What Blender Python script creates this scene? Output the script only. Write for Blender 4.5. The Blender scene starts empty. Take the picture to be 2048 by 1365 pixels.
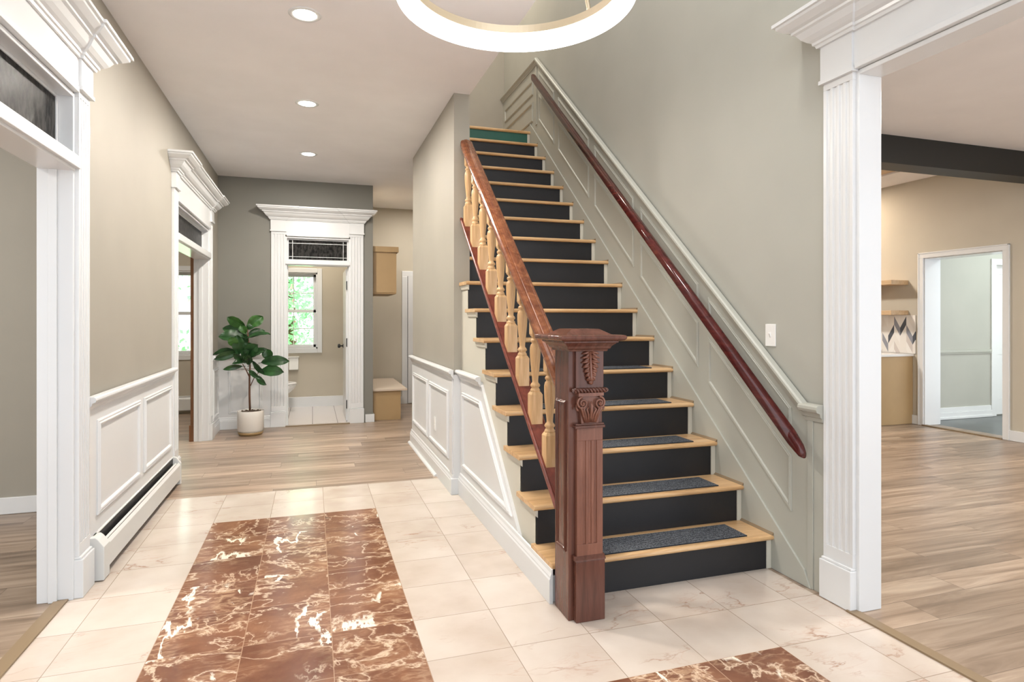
import bpy, math, random
from mathutils import Vector, Matrix
random.seed(7)
R = math.radians
PI = math.pi
sc = bpy.context.scene
col = sc.collection

# ------------------------------------------------------------------ camera
cd = bpy.data.cameras.new('camera'); cam = bpy.data.objects.new('camera', cd); col.objects.link(cam)
cam.location = (0, 0, 1.3)
cam.rotation_euler = (R(90), 0, -math.atan(399/1227.))
cd.sensor_width = 36.0; cd.lens = 1227/2048*36
cd.shift_y = -44.5/2048
cd.clip_start = 0.05; cd.clip_end = 200
sc.camera = cam

# ------------------------------------------------------------------ world, sun, exposure
w = bpy.data.worlds.new('world'); sc.world = w; w.use_nodes = True
bg = w.node_tree.nodes['Background']
bg.inputs[0].default_value = (0.90, 0.95, 1.0, 1); bg.inputs[1].default_value = 2.0
sc.view_settings.view_transform = 'Standard'; sc.view_settings.look = 'None'
sc.view_settings.gamma = 1.0; sc.view_settings.use_curve_mapping = False
sc.view_settings.exposure = 0.13
sl = bpy.data.lights.new('sun', 'SUN'); sl.energy = 18; sl.angle = R(1.0); sl.color = (1, .97, .9)
so = bpy.data.objects.new('sun', sl); col.objects.link(so)
so.rotation_euler = Vector((-0.75, 0.10, -0.8)).to_track_quat('-Z', 'Y').to_euler()

def area(name, loc, size, power, colr=(1, .95, .88), rot=(0, 0, 0), size_y=None, shape='DISK'):
    l = bpy.data.lights.new(name, 'AREA'); l.energy = power; l.color = colr
    l.shape = shape; l.size = size
    if size_y: l.size_y = size_y
    o = bpy.data.objects.new(name, l); col.objects.link(o); o.location = loc; o.rotation_euler = rot
    return o

# ------------------------------------------------------------------ materials
def mat(name, base=(.8, .8, .8), rough=.5, metal=0, spec=.5, emit=None, estr=0):
    m = bpy.data.materials.new(name); m.use_nodes = True
    b = m.node_tree.nodes['Principled BSDF']
    b.inputs['Base Color'].default_value = (*base, 1)
    b.inputs['Roughness'].default_value = rough
    b.inputs['Metallic'].default_value = metal
    b.inputs['Specular IOR Level'].default_value = spec
    if emit:
        b.inputs['Emission Color'].default_value = (*emit, 1); b.inputs['Emission Strength'].default_value = estr
    return m

class NT:
    def __init__(s, m):
        s.nt = m.node_tree; s.b = s.nt.nodes['Principled BSDF']
    def n(s, t, **kw):
        x = s.nt.nodes.new(t)
        for k, v in kw.items():
            if k.startswith('i_'):
                key = k[2:]
                x.inputs[int(key) if key.isdigit() else key].default_value = v
            else: setattr(x, k, v)
        return x
    def l(s, a, b): s.nt.links.new(a, b)
    def coord(s, scale=(1, 1, 1), rot=(0, 0, 0), which='Object', loc=(0, 0, 0)):
        t = s.n('ShaderNodeTexCoord'); mp = s.n('ShaderNodeMapping')
        mp.inputs['Scale'].default_value = scale; mp.inputs['Rotation'].default_value = rot; mp.inputs['Location'].default_value = loc
        s.l(t.outputs[which], mp.inputs[0]); return mp.outputs[0]
    def noise(s, vec, scale, detail=4, rough=.5, dist=0):
        x = s.n('ShaderNodeTexNoise'); x.inputs['Scale'].default_value = scale; x.inputs['Detail'].default_value = detail
        x.inputs['Roughness'].default_value = rough; x.inputs['Distortion'].default_value = dist
        if vec is not None: s.l(vec, x.inputs['Vector'])
        return x
    def ramp(s, fac, stops, interp='LINEAR'):
        r = s.n('ShaderNodeValToRGB'); e = r.color_ramp.elements; r.color_ramp.interpolation = interp
        while len(e) > 1: e.remove(e[-1])
        e[0].position = stops[0][0]; e[0].color = (*stops[0][1], 1)
        for p, c in stops[1:]:
            q = e.new(p); q.color = (*c, 1)
        s.l(fac, r.inputs[0]); return r.outputs[0]
    def mix(s, fac, a, b, mode='MIX'):
        x = s.n('ShaderNodeMix', data_type='RGBA', blend_type=mode)
        for val, idx in ((fac, 0), (a, 6), (b, 7)):
            if isinstance(val, (int, float)): x.inputs[idx].default_value = val
            elif isinstance(val, tuple): x.inputs[idx].default_value = (*val, 1)
            else: s.l(val, x.inputs[idx])
        return x.outputs[2]
    def math(s, op, a, b=None):
        x = s.n('ShaderNodeMath', operation=op)
        for i, v in enumerate((a, b)):
            if v is None: continue
            if isinstance(v, (int, float)): x.inputs[i].default_value = v
            else: s.l(v, x.inputs[i])
        return x.outputs[0]
    def bump(s, h, strength=.2, dist=.002):
        x = s.n('ShaderNodeBump'); x.inputs['Strength'].default_value = strength; x.inputs['Distance'].default_value = dist
        s.l(h, x.inputs['Height']); s.l(x.outputs[0], s.b.inputs['Normal'])

def paint(name, c, rough=.55, bumps=.12, var=.03):
    m = mat(name, c, rough); t = NT(m)
    v = t.coord(which='Object')
    n1 = t.noise(v, 2.2, 3)
    lo = tuple(x*(1-var) for x in c); hi = tuple(min(1, x*(1+var)) for x in c)
    t.l(t.ramp(n1.outputs[0], [(.3, lo), (.7, hi)]), t.b.inputs['Base Color'])
    if bumps >= .1:
        n2 = t.noise(v, 60, 3); t.bump(n2.outputs[0], bumps, .001)
    return m

M = {}
M['wall'] = paint('greige_wall_paint', (.345, .322, .273), .6)
M['wall_dark'] = paint('shaded_wall_paint', (.215, .21, .185), .6)  # darker tone carries the weaker light on the back wall
M['wall_warm'] = paint('warm_beige_wall_paint', (.52, .475, .39), .6)
M['wall_sage'] = paint('sage_wall_paint', (.43, .43, .385), .6)
M['panel_sage'] = paint('sage_panel_paint', (.445, .45, .40), .42, .04)
M['ceiling'] = paint('ceiling_paint', (.88, .87, .89), .8, .2)
M['trim'] = paint('white_gloss_trim_paint', (.75, .765, .775), .22, .03, .01)
M['wains'] = paint('white_wainscot_paint', (.73, .74, .745), .32, .04, .015)
M['spandrel'] = paint('cream_spandrel_paint', (.60, .58, .50), .5, .06)
M['black'] = mat('black_metal', (.012, .012, .013), .35)
M['black_riser'] = paint('black_riser_paint', (.010, .010, .0125), .5, .3, .25)
M['green_riser'] = paint('green_riser_paint', (.02, .10, .075), .45, .2, .2)
M['switch'] = mat('white_plastic', (.9, .9, .88), .3)
M['porcelain'] = mat('white_porcelain', (.9, .9, .9), .08)
M['enamel'] = mat('white_enamel_metal', (.72, .72, .70), .35)
M['fin'] = mat('dark_heater_fins', (.05, .05, .05), .5, .6)
M['champagne'] = mat('champagne_metal', (.60, .50, .36), .35, .5)
M['glow'] = mat('lit_diffuser', (1, 1, 1), .5, emit=(1, .98, .95), estr=6)
M['glow2'] = mat('downlight_lens', (1, 1, 1), .5, emit=(1, .93, .82), estr=22)
M['pot'] = mat('off_white_ceramic', (.74, .71, .66), .45)
M['potbase'] = mat('tan_wood_pot_base', (.33, .22, .10), .5)
M['cane'] = mat('lead_came', (.55, .55, .53), .35, .8)
M['kraft'] = paint('tan_laminate', (.44, .30, .15), .5, .05, .06)
M['beam'] = mat('black_beam', (.012, .012, .011), .5)
M['slate'] = paint('dark_slate', (.07, .08, .08), .3, .5, .3)
M['threshold'] = mat('wood_threshold', (.24, .17, .10), .4)

def wood(name, c0, c1, c2, rough=.25, axis='Y', scale=1.0):
    m = mat(name, c1, rough); t = NT(m)
    s = {'X': (1.2, 14, 14), 'Y': (14, 1.2, 14), 'Z': (14, 14, 1.2), 'YZ': (14, 1.4, 1.4)}[axis]
    s = tuple(x*scale for x in s)
    v = t.coord(scale=s, rot=(R(-40), 0, 0) if axis == 'YZ' else (0, 0, 0))
    if axis == 'YZ':
        pass
    n1 = t.noise(v, 1.6, 8, .62, 1.2)
    t.l(t.ramp(n1.outputs[0], [(.28, c0), (.5, c1), (.72, c2)]), t.b.inputs['Base Color'])
    n2 = t.noise(v, 6, 4); t.bump(n2.outputs[0], .08, .001)
    return m
M['mahog'] = wood('mahogany_newel', (.075, .027, .018), (.115, .042, .028), (.155, .060, .040), .2, 'Z')
M['mahog_light'] = wood('carved_mahogany', (.15, .058, .038), (.21, .085, .055), (.28, .12, .08), .28, 'Z')
M['mahog_rail'] = wood('red_mahogany_handrail', (.12, .032, .013), (.215, .068, .027), (.33, .125, .05), .2, 'Y')
M['rail_dark'] = wood('dark_cherry_handrail', (.035, .006, .006), (.075, .012, .011), (.13, .026, .02), .12, 'Y')
M['shoe'] = wood('cherry_shoe_rail', (.10, .02, .014), (.17, .035, .022), (.24, .06, .035), .3, 'Y')
M['pine'] = wood('golden_pine_baluster', (.50, .29, .13), (.66, .42, .21), (.78, .55, .32), .35, 'Z')
M['oak'] = wood('honey_oak_tread', (.42, .23, .10), (.62, .39, .19), (.74, .52, .30), .3, 'X')
M['casing_brown'] = wood('stained_casing', (.12, .05, .02), (.20, .09, .04), (.28, .14, .07), .35, 'Z')
M['trunkm'] = wood('plant_stem', (.07, .03, .015), (.14, .06, .03), (.22, .11, .06), .6, 'Z')
M['shelfwood'] = wood('light_oak_shelf', (.42, .28, .16), (.55, .38, .22), (.64, .47, .30), .45, 'Y')
M['soil'] = paint('bark_mulch', (.10, .07, .045), .9, .8, .5)

# marble floor tiles (square grid from object coordinates)
TX, TY = .3375, .33
def tile_mat(name, kind):
    m = mat(name, (.8, .75, .7), .12); t = NT(m)
    tc = t.n('ShaderNodeTexCoord'); sep = t.n('ShaderNodeSeparateXYZ'); t.l(tc.outputs['Object'], sep.inputs[0])
    u = t.math('DIVIDE', t.math('SUBTRACT', sep.outputs[0], -.60), TX)
    v = t.math('DIVIDE', t.math('SUBTRACT', sep.outputs[1], 4.95), TY)
    fu, fv = t.math('FRACT', u), t.math('FRACT', v)
    iu, iv = t.math('FLOOR', u), t.math('FLOOR', v)
    du = t.math('MULTIPLY', t.math('MINIMUM', fu, t.math('SUBTRACT', 1, fu)), TX)
    dv = t.math('MULTIPLY', t.math('MINIMUM', fv, t.math('SUBTRACT', 1, fv)), TY)
    g = t.math('LESS_THAN', t.math('MINIMUM', du, dv), .0016)
    comb = t.n('ShaderNodeCombineXYZ'); t.l(iu, comb.inputs[0]); t.l(iv, comb.inputs[1])
    wn = t.n('ShaderNodeTexWhiteNoise', noise_dimensions='3D'); t.l(comb.outputs[0], wn.inputs[0])
    off = t.n('ShaderNodeVectorMath', operation='SCALE'); t.l(wn.outputs[1], off.inputs[0]); off.inputs['Scale'].default_value = 30
    add = t.n('ShaderNodeVectorMath', operation='ADD'); t.l(tc.outputs['Object'], add.inputs[0]); t.l(off.outputs[0], add.inputs[1])
    P = add.outputs[0]
    def vein(scale, width, dist, mapsc=(1, 1, 1), detail=6, amp=1.0):
        mp = t.n('ShaderNodeMapping'); mp.inputs['Scale'].default_value = mapsc; mp.inputs['Rotation'].default_value = (0, 0, .5); t.l(P, mp.inputs[0])
        n = t.noise(mp.outputs[0], scale, detail, .55, dist)
        a = t.math('ABSOLUTE', t.math('SUBTRACT', n.outputs[0], .5))
        return t.ramp(a, [(0, (1, 1, 1)), (width, (.35, .35, .35)), (width*2.4, (0, 0, 0))])
    def sharp(scale, width, mapsc, detail=9, dist=.25):
        mp = t.n('ShaderNodeMapping'); mp.inputs['Scale'].default_value = mapsc; mp.inputs['Rotation'].default_value = (0, 0, .35); t.l(P, mp.inputs[0])
        n = t.noise(mp.outputs[0], scale, detail, .58, dist)
        a = t.math('ABSOLUTE', t.math('SUBTRACT', n.outputs[0], .5))
        return t.ramp(a, [(0, (1, 1, 1)), (width, (1, 1, 1)), (width*1.5, (0, 0, 0))])
    if kind == 'cream':
        n = t.noise(P, 3.0, 5)
        c = t.ramp(n.outputs[0], [(.25, (.50, .41, .34)), (.5, (.59, .51, .44)), (.75, (.66, .59, .525))])
        mask = t.ramp(t.noise(P, 3.2, 2).outputs[0], [(.50, (0, 0, 0)), (.66, (1, 1, 1))])
        vv = t.mix(1.0, vein(1.3, .004, .35, (1, 2.2, 1), 8), mask, 'MULTIPLY')
        c = t.mix(t.math('MULTIPLY', vv, .85), c, (.33, .17, .10))
        v2 = vein(3.2, .010, .5, (1, 3.0, 1), 8)
        c = t.mix(t.math('MULTIPLY', t.mix(1.0, v2, mask, 'MULTIPLY'), .4), c, (.50, .32, .24))
        grout = (.33, .26, .20)
        t.b.inputs['Roughness'].default_value = .14
    else:
        n = t.noise(P, 3.5, 8, .62, .3)
        c = t.ramp(n.outputs[0], [(.25, (.115, .045, .025)), (.45, (.18, .075, .043)), (.58, (.24, .108, .060)), (.75, (.34, .175, .10))])
        msk = t.ramp(t.noise(P, 2.6, 4).outputs[0], [(.44, (0, 0, 0)), (.62, (1, 1, 1))])
        fine = t.mix(1.0, vein(9, .035, .4, (1, 2.4, 1), 10), msk, 'MULTIPLY')
        c = t.mix(t.math('MULTIPLY', fine, .60), c, (.66, .44, .28))
        c = t.mix(t.math('MULTIPLY', vein(2.4, .0065, .35, (1, 1.5, 1), 10), .8), c, (.80, .62, .46))
        msk2 = t.ramp(t.noise(P, 4.1, 2).outputs[0], [(.5, (0, 0, 0)), (.6, (1, 1, 1))])
        c = t.mix(t.math('MULTIPLY', t.mix(1.0, vein(5.5, .012, .3, (1.4, 1, 1), 10), msk2, 'MULTIPLY'), .8), c, (.76, .56, .40))
        vm = t.ramp(t.noise(P, 2.6, 4).outputs[0], [(.53, (0, 0, 0)), (.56, (1, 1, 1))])
        thick = t.mix(1.0, sharp(1.6, .011, (2.0, .8, 1)), vm, 'MULTIPLY')
        c = t.mix(thick, c, (.88, .80, .68))
        grout = (.42, .26, .17)
        t.b.inputs['Roughness'].default_value = .13
    t.l(t.mix(g, c, grout), t.b.inputs['Base Color'])
    t.bump(t.math('SUBTRACT', 1, g), .3, .001)
    return m
M['tile'] = tile_mat('cream_marble_tile', 'cream')
M['tile_red'] = tile_mat('red_brown_marble_tile', 'red')

def plank_mat(name, pw=.18, pl=1.22):
    m = mat(name, (.4, .3, .2), .33); t = NT(m)
    tc = t.n('ShaderNodeTexCoord'); sep = t.n('ShaderNodeSeparateXYZ'); t.l(tc.outputs['Object'], sep.inputs[0])
    v = t.math('DIVIDE', t.math('ADD', sep.outputs[1], .03), pw); iv = t.math('FLOOR', v); fv = t.math('FRACT', v)
    r1 = t.n('ShaderNodeTexWhiteNoise', noise_dimensions='1D'); t.l(iv, r1.inputs['W'])
    u = t.math('ADD', t.math('DIVIDE', sep.outputs[0], pl), t.math('MULTIPLY', r1.outputs[0], 5.0))
    iu = t.math('FLOOR', u); fu = t.math('FRACT', u)
    comb = t.n('ShaderNodeCombineXYZ'); t.l(iu, comb.inputs[0]); t.l(iv, comb.inputs[1])
    wn = t.n('ShaderNodeTexWhiteNoise', noise_dimensions='3D'); t.l(comb.outputs[0], wn.inputs[0])
    off = t.n('ShaderNodeVectorMath', operation='SCALE'); t.l(wn.outputs[1], off.inputs[0]); off.inputs['Scale'].default_value = 40
    add = t.n('ShaderNodeVectorMath', operation='ADD'); t.l(tc.outputs['Object'], add.inputs[0]); t.l(off.outputs[0], add.inputs[1])
    mp = t.n('ShaderNodeMapping'); mp.inputs['Scale'].default_value = (.8, 9, 1); t.l(add.outputs[0], mp.inputs[0])
    n = t.noise(mp.outputs[0], 1.5, 7, .6, .8)
    c = t.ramp(n.outputs[0], [(.25, (.15, .105, .075)), (.43, (.27, .195, .14)), (.57, (.37, .28, .21)), (.75, (.54, .44, .34))])
    mp2 = t.n('ShaderNodeMapping'); mp2.inputs['Scale'].default_value = (.5, 3.2, 1); t.l(tc.outputs['Object'], mp2.inputs[0])
    n3 = t.noise(add.outputs[0], 1.3, 2)
    val = t.math('ADD', .78, t.math('MULTIPLY', wn.outputs[0], .40))
    vm = t.n('ShaderNodeVectorMath', operation='SCALE'); t.l(c, vm.inputs[0]); t.l(val, vm.inputs['Scale'])
    du = t.math('MULTIPLY', t.math('MINIMUM', fu, t.math('SUBTRACT', 1, fu)), pl)
    dv = t.math('MULTIPLY', t.math('MINIMUM', fv, t.math('SUBTRACT', 1, fv)), pw)
    g = t.math('LESS_THAN', t.math('MINIMUM', du, dv), .0012)
    t.l(t.mix(g, vm.outputs[0], (.12, .085, .06)), t.b.inputs['Base Color'])
    t.bump(n.outputs[0], .12, .001)
    return m
M['plank'] = plank_mat('greige_vinyl_plank')

def carpet_mat():
    m = mat('ribbed_charcoal_carpet', (.05, .06, .07), .95); t = NT(m)
    v = t.coord()
    n = t.noise(v, 170, 3, .7)
    c = t.ramp(n.outputs[0], [(.42, (.022, .027, .036)), (.60, (.24, .26, .29))])
    wv = t.n('ShaderNodeTexWave', wave_type='BANDS', bands_direction='Y'); wv.inputs['Scale'].default_value = 24; t.l(v, wv.inputs[0])
    t.l(t.mix(t.ramp(wv.outputs[0], [(.3, (0, 0, 0)), (.6, (1, 1, 1))]), (.020, .024, .032), c), t.b.inputs['Base Color'])
    t.bump(wv.outputs[0], .6, .003)
    return m
M['carpet'] = carpet_mat()

def leaf_mat(name, a, b, vein=True):
    m = mat(name, a, .3); t = NT(m)
    v = t.coord(); n = t.noise(v, 9, 3)
    t.l(t.ramp(n.outputs[0], [(.3, a), (.7, b)]), t.b.inputs['Base Color'])
    t.bump(t.noise(v, 40, 2).outputs[0], .2, .004)
    return m
M['leaf'] = leaf_mat('fiddle_leaf_dark', (.010, .036, .012), (.032, .105, .028))
M['leaf_new'] = leaf_mat('fiddle_leaf_new', (.02, .08, .015), (.06, .18, .035))
M['foliage'] = leaf_mat('sunlit_foliage', (.30, .62, .36), (.60, .88, .64))
M['grass'] = paint('garden_grass', (.40, .60, .32), .9, .6, .3)

def glass_mat():
    m = bpy.data.materials.new('clear_window_glass'); m.use_nodes = True; nt = m.node_tree
    nt.nodes.clear()
    o = nt.nodes.new('ShaderNodeOutputMaterial'); tr = nt.nodes.new('ShaderNodeBsdfTransparent'); g = nt.nodes.new('ShaderNodeBsdfGlossy')
    g.inputs['Roughness'].default_value = .02
    fr = nt.nodes.new('ShaderNodeFresnel'); fr.inputs[0].default_value = 1.45
    mx = nt.nodes.new('ShaderNodeMixShader')
    nt.links.new(fr.outputs[0], mx.inputs[0]); nt.links.new(tr.outputs[0], mx.inputs[1]); nt.links.new(g.outputs[0], mx.inputs[2])
    nt.links.new(mx.outputs[0], o.inputs[0]); return m
M['glass'] = glass_mat()
def dark_glass():
    m = mat('dark_textured_transom_glass', (.022, .021, .020), .12); t = NT(m)
    v = t.coord(scale=(1, 1, .5)); n = t.noise(v, 45, 3)
    t.l(t.ramp(n.outputs[0], [(.35, (.012, .012, .012)), (.65, (.05, .048, .045))]), t.b.inputs['Base Color'])
    t.bump(n.outputs[0], .35, .004); return m
M['transom'] = dark_glass()
M['transom'].node_tree.nodes['Principled BSDF'].inputs['Specular IOR Level'].default_value = .03; M['transom'].node_tree.nodes['Principled BSDF'].inputs['Roughness'].default_value = .3

def splash_mat():
    m = mat('chevron_marble_backsplash', (.85, .83, .8), .15); t = NT(m)
    tc = t.n('ShaderNodeTexCoord'); sep = t.n('ShaderNodeSeparateXYZ'); t.l(tc.outputs['Object'], sep.inputs[0])
    W = .085
    u = t.math('DIVIDE', sep.outputs[1], W); iu = t.math('FLOOR', u); fu = t.math('FRACT', u)
    par = t.math('MODULO', t.math('ABSOLUTE', iu), 2)
    sgn = t.math('SUBTRACT', 1, t.math('MULTIPLY', par, 2))
    z = t.math('ADD', sep.outputs[2], t.math('MULTIPLY', t.math('MULTIPLY', t.math('SUBTRACT', fu, .5), W*1.7), sgn))
    vv = t.math('DIVIDE', z, .105); iv = t.math('FLOOR', vv)
    comb = t.n('ShaderNodeCombineXYZ'); t.l(iu, comb.inputs[0]); t.l(iv, comb.inputs[1])
    wn = t.n('ShaderNodeTexWhiteNoise', noise_dimensions='3D'); t.l(comb.outputs[0], wn.inputs[0])
    t.l(t.ramp(wn.outputs[0], [(0, (.80, .77, .73)), (.45, (.62, .57, .54)), (.6, (.84, .82, .79)), (.80, (.09, .10, .12)), (.90, (.28, .29, .33))], 'CONSTANT'), t.b.inputs['Base Color'])
    return m
M['splash'] = splash_mat()
def bathtile():
    m = mat('pale_bath_tile', (.75, .73, .74), .15); t = NT(m)
    v = t.coord()
    br = t.n('ShaderNodeTexBrick'); t.l(v, br.inputs[0])
    br.inputs['Color1'].default_value = (.74, .70, .70, 1); br.inputs['Color2'].default_value = (.80, .77, .76, 1); br.inputs['Mortar'].default_value = (.35, .33, .32, 1)
    br.inputs['Scale'].default_value = 1; br.inputs['Brick Width'].default_value = .3; br.inputs['Row Height'].default_value = 2.4; br.inputs['Mortar Size'].default_value = .005
    t.l(br.outputs[0], t.b.inputs['Base Color']); return m
M['bathtile'] = bathtile()

# ------------------------------------------------------------------ mesh helpers
class MB:
    def __init__(s): s.v = []; s.f = []; s.mi = []; s.sm = []
    def add(s, vs, fs, mi=0, smooth=False):
        k = len(s.v); s.v += [Vector(p) for p in vs]
        for f in fs: s.f.append([i+k for i in f]); s.mi.append(mi); s.sm.append(smooth)
        return s
    def box(s, x0, x1, y0, y1, z0, z1, mi=0):
        if x0 > x1: x0, x1 = x1, x0
        if y0 > y1: y0, y1 = y1, y0
        if z0 > z1: z0, z1 = z1, z0
        vs = [(x0, y0, z0), (x1, y0, z0), (x1, y1, z0), (x0, y1, z0), (x0, y0, z1), (x1, y0, z1), (x1, y1, z1), (x0, y1, z1)]
        return s.add(vs, [(0, 3, 2, 1), (4, 5, 6, 7), (0, 1, 5, 4), (1, 2, 6, 5), (2, 3, 7, 6), (3, 0, 4, 7)], mi)
    def prism(s, poly, axis, a0, a1, mi=0):
        # poly in the plane of the two other axes: X -> (y,z), Y -> (x,z), Z -> (x,y)
        if a0 > a1: a0, a1 = a1, a0
        def P(p, a):
            return (a, p[0], p[1]) if axis == 'X' else (p[0], a, p[1]) if axis == 'Y' else (p[0], p[1], a)
        ar = sum(poly[i][0]*poly[(i+1) % len(poly)][1]-poly[(i+1) % len(poly)][0]*poly[i][1] for i in range(len(poly)))
        if (ar < 0) != (axis == 'Y'): poly = poly[::-1]
        n = len(poly); vs = [P(p, a0) for p in poly]+[P(p, a1) for p in poly]
        fs = [tuple(range(n-1, -1, -1)), tuple(range(n, 2*n))]+[(i, (i+1) % n, n+(i+1) % n, n+i) for i in range(n)]
        return s.add(vs, fs, mi)
    def lathe(s, prof, c, seg=20, mi=0, ax=None, smooth=True, cap=True):
        # prof: (r, h) pairs ; axis z through c (or ax = (dir) Vector)
        vs = []; fs = []; n = len(prof)
        q = Vector((0, 0, 1)).rotation_difference(Vector(ax).normalized()) if ax is not None else None
        for r, h in prof:
            for k in range(seg):
                a = 2*PI*k/seg; p = Vector((r*math.cos(a), r*math.sin(a), h))
                if q: p = q @ p
                vs.append(p+Vector(c))
        for i in range(n-1):
            for k in range(seg):
                fs.append((i*seg+k, i*seg+(k+1) % seg, (i+1)*seg+(k+1) % seg, (i+1)*seg+k))
        s.add(vs, fs, mi, smooth)
        if cap:
            b = len(s.v)-n*seg
            s.f.append([b+k for k in range(seg-1, -1, -1)]); s.mi.append(mi); s.sm.append(False)
            s.f.append([b+(n-1)*seg+k for k in range(seg)]); s.mi.append(mi); s.sm.append(False)
        return s
    def tube(s, pts, r, seg=10, mi=0, closed=False):
        pts = [Vector(p) for p in pts]; n = len(pts); rs = r if isinstance(r, (list, tuple)) else [r]*n
        vs = []; up = Vector((0, 0, 1)); last = None
        for i, p in enumerate(pts):
            if closed: t = pts[(i+1) % n]-pts[i-1]
            else: t = pts[min(i+1, n-1)]-pts[max(i-1, 0)]
            t.normalize()
            a = last if last is not None else (up if abs(t.z) < .95 else Vector((1, 0, 0)))
            x = (a-t*a.dot(t)).normalized(); last = x; y = t.cross(x)
            for k in range(seg):
                th = 2*PI*k/seg; vs.append(p+(x*math.cos(th)+y*math.sin(th))*rs[i])
        fs = []
        m = n if closed else n-1
        for i in range(m):
            j = (i+1) % n
            for k in range(seg): fs.append((i*seg+k, i*seg+(k+1) % seg, j*seg+(k+1) % seg, j*seg+k))
        s.add(vs, fs, mi, True)
        if not closed:
            b = len(s.v)-n*seg
            s.f.append([b+k for k in range(seg-1, -1, -1)]); s.mi.append(mi); s.sm.append(False)
            s.f.append([b+(n-1)*seg+k for k in range(seg)]); s.mi.append(mi); s.sm.append(False)
        return s
    def sweep(s, path, prof, mi=0, closed=False, plane='XY', base=0.0, out=1):
        """path: 2D points; prof: (offset to the right-hand side of travel, height) ; mitred corners.
        plane XY -> (p.x,p.y,h); plane function maps (a,b,h) -> xyz"""
        n = len(path); P = [Vector(p) for p in path]
        offs = []
        for i in range(n):
            segs = []
            if closed or i > 0: segs.append((P[i]-P[i-1]).normalized())
            if closed or i < n-1: segs.append((P[(i+1) % n]-P[i]).normalized())
            ns = [Vector((d.y, -d.x)) for d in segs]
            if len(ns) == 2:
                m = (ns[0]+ns[1]); m = m/(1+ns[0].dot(ns[1]))
            else: m = ns[0]
            offs.append(m)
        fn = plane if callable(plane) else (lambda a, b, h: (a, b, h))
        vs = []; k = len(prof)
        for i in range(n):
            for o, h in prof:
                q = P[i]+offs[i]*o*out; vs.append(fn(q.x, q.y, h+base))
        fs = []
        m = n if closed else n-1
        for i in range(m):
            j = (i+1) % n
            for a in range(k):
                b = (a+1) % k
                fs.append((i*k+a, j*k+a, j*k+b, i*k+b))
        if not closed:
            fs.append(tuple(range(k-1, -1, -1))); fs.append(tuple((n-1)*k+a for a in range(k)))
        return s.add(vs, fs, mi)
    def build(s, name, material, parent=None, bevel=0, smooth=False, local=False, kind=None, fix=True):
        me = bpy.data.meshes.new(name)
        vs = s.v
        if parent is not None and not local:
            inv = PM[parent.name].inverted(); vs = [inv @ p for p in vs]
        org = Vector((0, 0, 0))
        me.from_pydata([tuple(p) for p in vs], [], s.f)
        mats = material if isinstance(material, (list, tuple)) else [material]
        for m in mats: me.materials.append(m)
        me.polygons.foreach_set('material_index', s.mi)
        me.polygons.foreach_set('use_smooth', [True]*len(s.f) if smooth else s.sm)
        me.update()
        if fix:
            import bmesh
            bm = bmesh.new(); bm.from_mesh(me); bmesh.ops.recalc_face_normals(bm, faces=bm.faces); bm.to_mesh(me); bm.free()
        o = bpy.data.objects.new(name, me); col.objects.link(o)
        if parent is not None: o.parent = parent
        if bevel:
            b = o.modifiers.new('bevel', 'BEVEL'); b.width = bevel; b.segments = 2; b.limit_method = 'ANGLE'; b.angle_limit = R(40)
        if kind: o['kind'] = kind
        return o
PM = {}
def root(name, loc=(0, 0, 0), rz=0):
    o = bpy.data.objects.new(name, None); col.objects.link(o); o.location = loc; o.rotation_euler = (0, 0, rz)
    o.empty_display_size = .1
    PM[o.name] = Matrix.Translation(Vector(loc)) @ Matrix.Rotation(rz, 4, 'Z')
    return o
def tag(o, label, cat, group=None, kind=None):
    o['label'] = label; o['category'] = cat
    if group: o['group'] = group
    if kind: o['kind'] = kind
    return o
def struct(o, label=None, cat=None):
    o['kind'] = 'structure'
    if label: o['label'] = label
    if cat: o['category'] = cat
    return o
def copy_tree(o, parent=None):
    c = o.copy(); col.objects.link(c); c.parent = parent
    for ch in list(o.children): copy_tree(ch, c)
    return c
def S(name, mb, m, label, cat, bevel=0): return struct(mb.build(name, m, bevel=bevel), label, cat)

# ------------------------------------------------------------------ key dimensions
XL = -1.055; XLB = -1.19            # hall face and room face of the left wall
XW0, XW1 = 1.0, 1.12             # wall beside the stair
YE = 4.47                          # its near end
YF = 6.43                          # its far end
XR, XRB = 2.30, 2.42               # right wall
YB = 7.90                          # back wall of the hall
ZC = 2.98                          # ceiling
ZU = 5.85                          # upper ceiling
NS = 17
def ny(i): return 2.60+.2335*i
def nz(i): return .178+.1987*i
def nos(y): return .178+.1987*(y-2.60)/.2335

# ------------------------------------------------------------------ floors
f = MB()
y0 = -2.0
def quad(mb, x0, x1, ya, yb, z, mi): mb.add([(x0, ya, z), (x1, ya, z), (x1, yb, z), (x0, yb, z)], [(0, 1, 2, 3)], mi)
quad(f, -1.07, 2.25, y0, 4.95, 0, 0)
fl = f.build('floor', [M['tile']]); struct(fl, 'cream marble tile floor of the foyer', 'floor')
f = MB(); f.box(-.60, -.60+3*TX, y0, 4.95-2*TY, -.01, .0015)
S('floor_inlay', f, M['tile_red'], 'long red-brown marble inlay running down the hall floor', 'floor')
bpy.data.objects['floor_inlay'].name = 'floor.001'
f = MB(); f.box(-.60+4*TX, -.60+7*TX, y0, 4.95-9*TY, -.01, .0015)
S('floor.002', f, M['tile_red'], 'red-brown marble inlay in front of the stair foot', 'floor')
f = MB(); quad(f, -1.10, 3.4, 4.95, 7.90, 0, 0); quad(f, .6, 3.4, 7.90, 12.0, 0, 0)
S('floor.003', f, M['plank'], 'grey-brown plank floor of the hall', 'floor')
f = MB(); quad(f, -5.5, -1.10, y0, 9.5, -.001, 0)
S('floor.004', f, M['plank'], 'grey-brown plank floor of the left rooms', 'floor')
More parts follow.
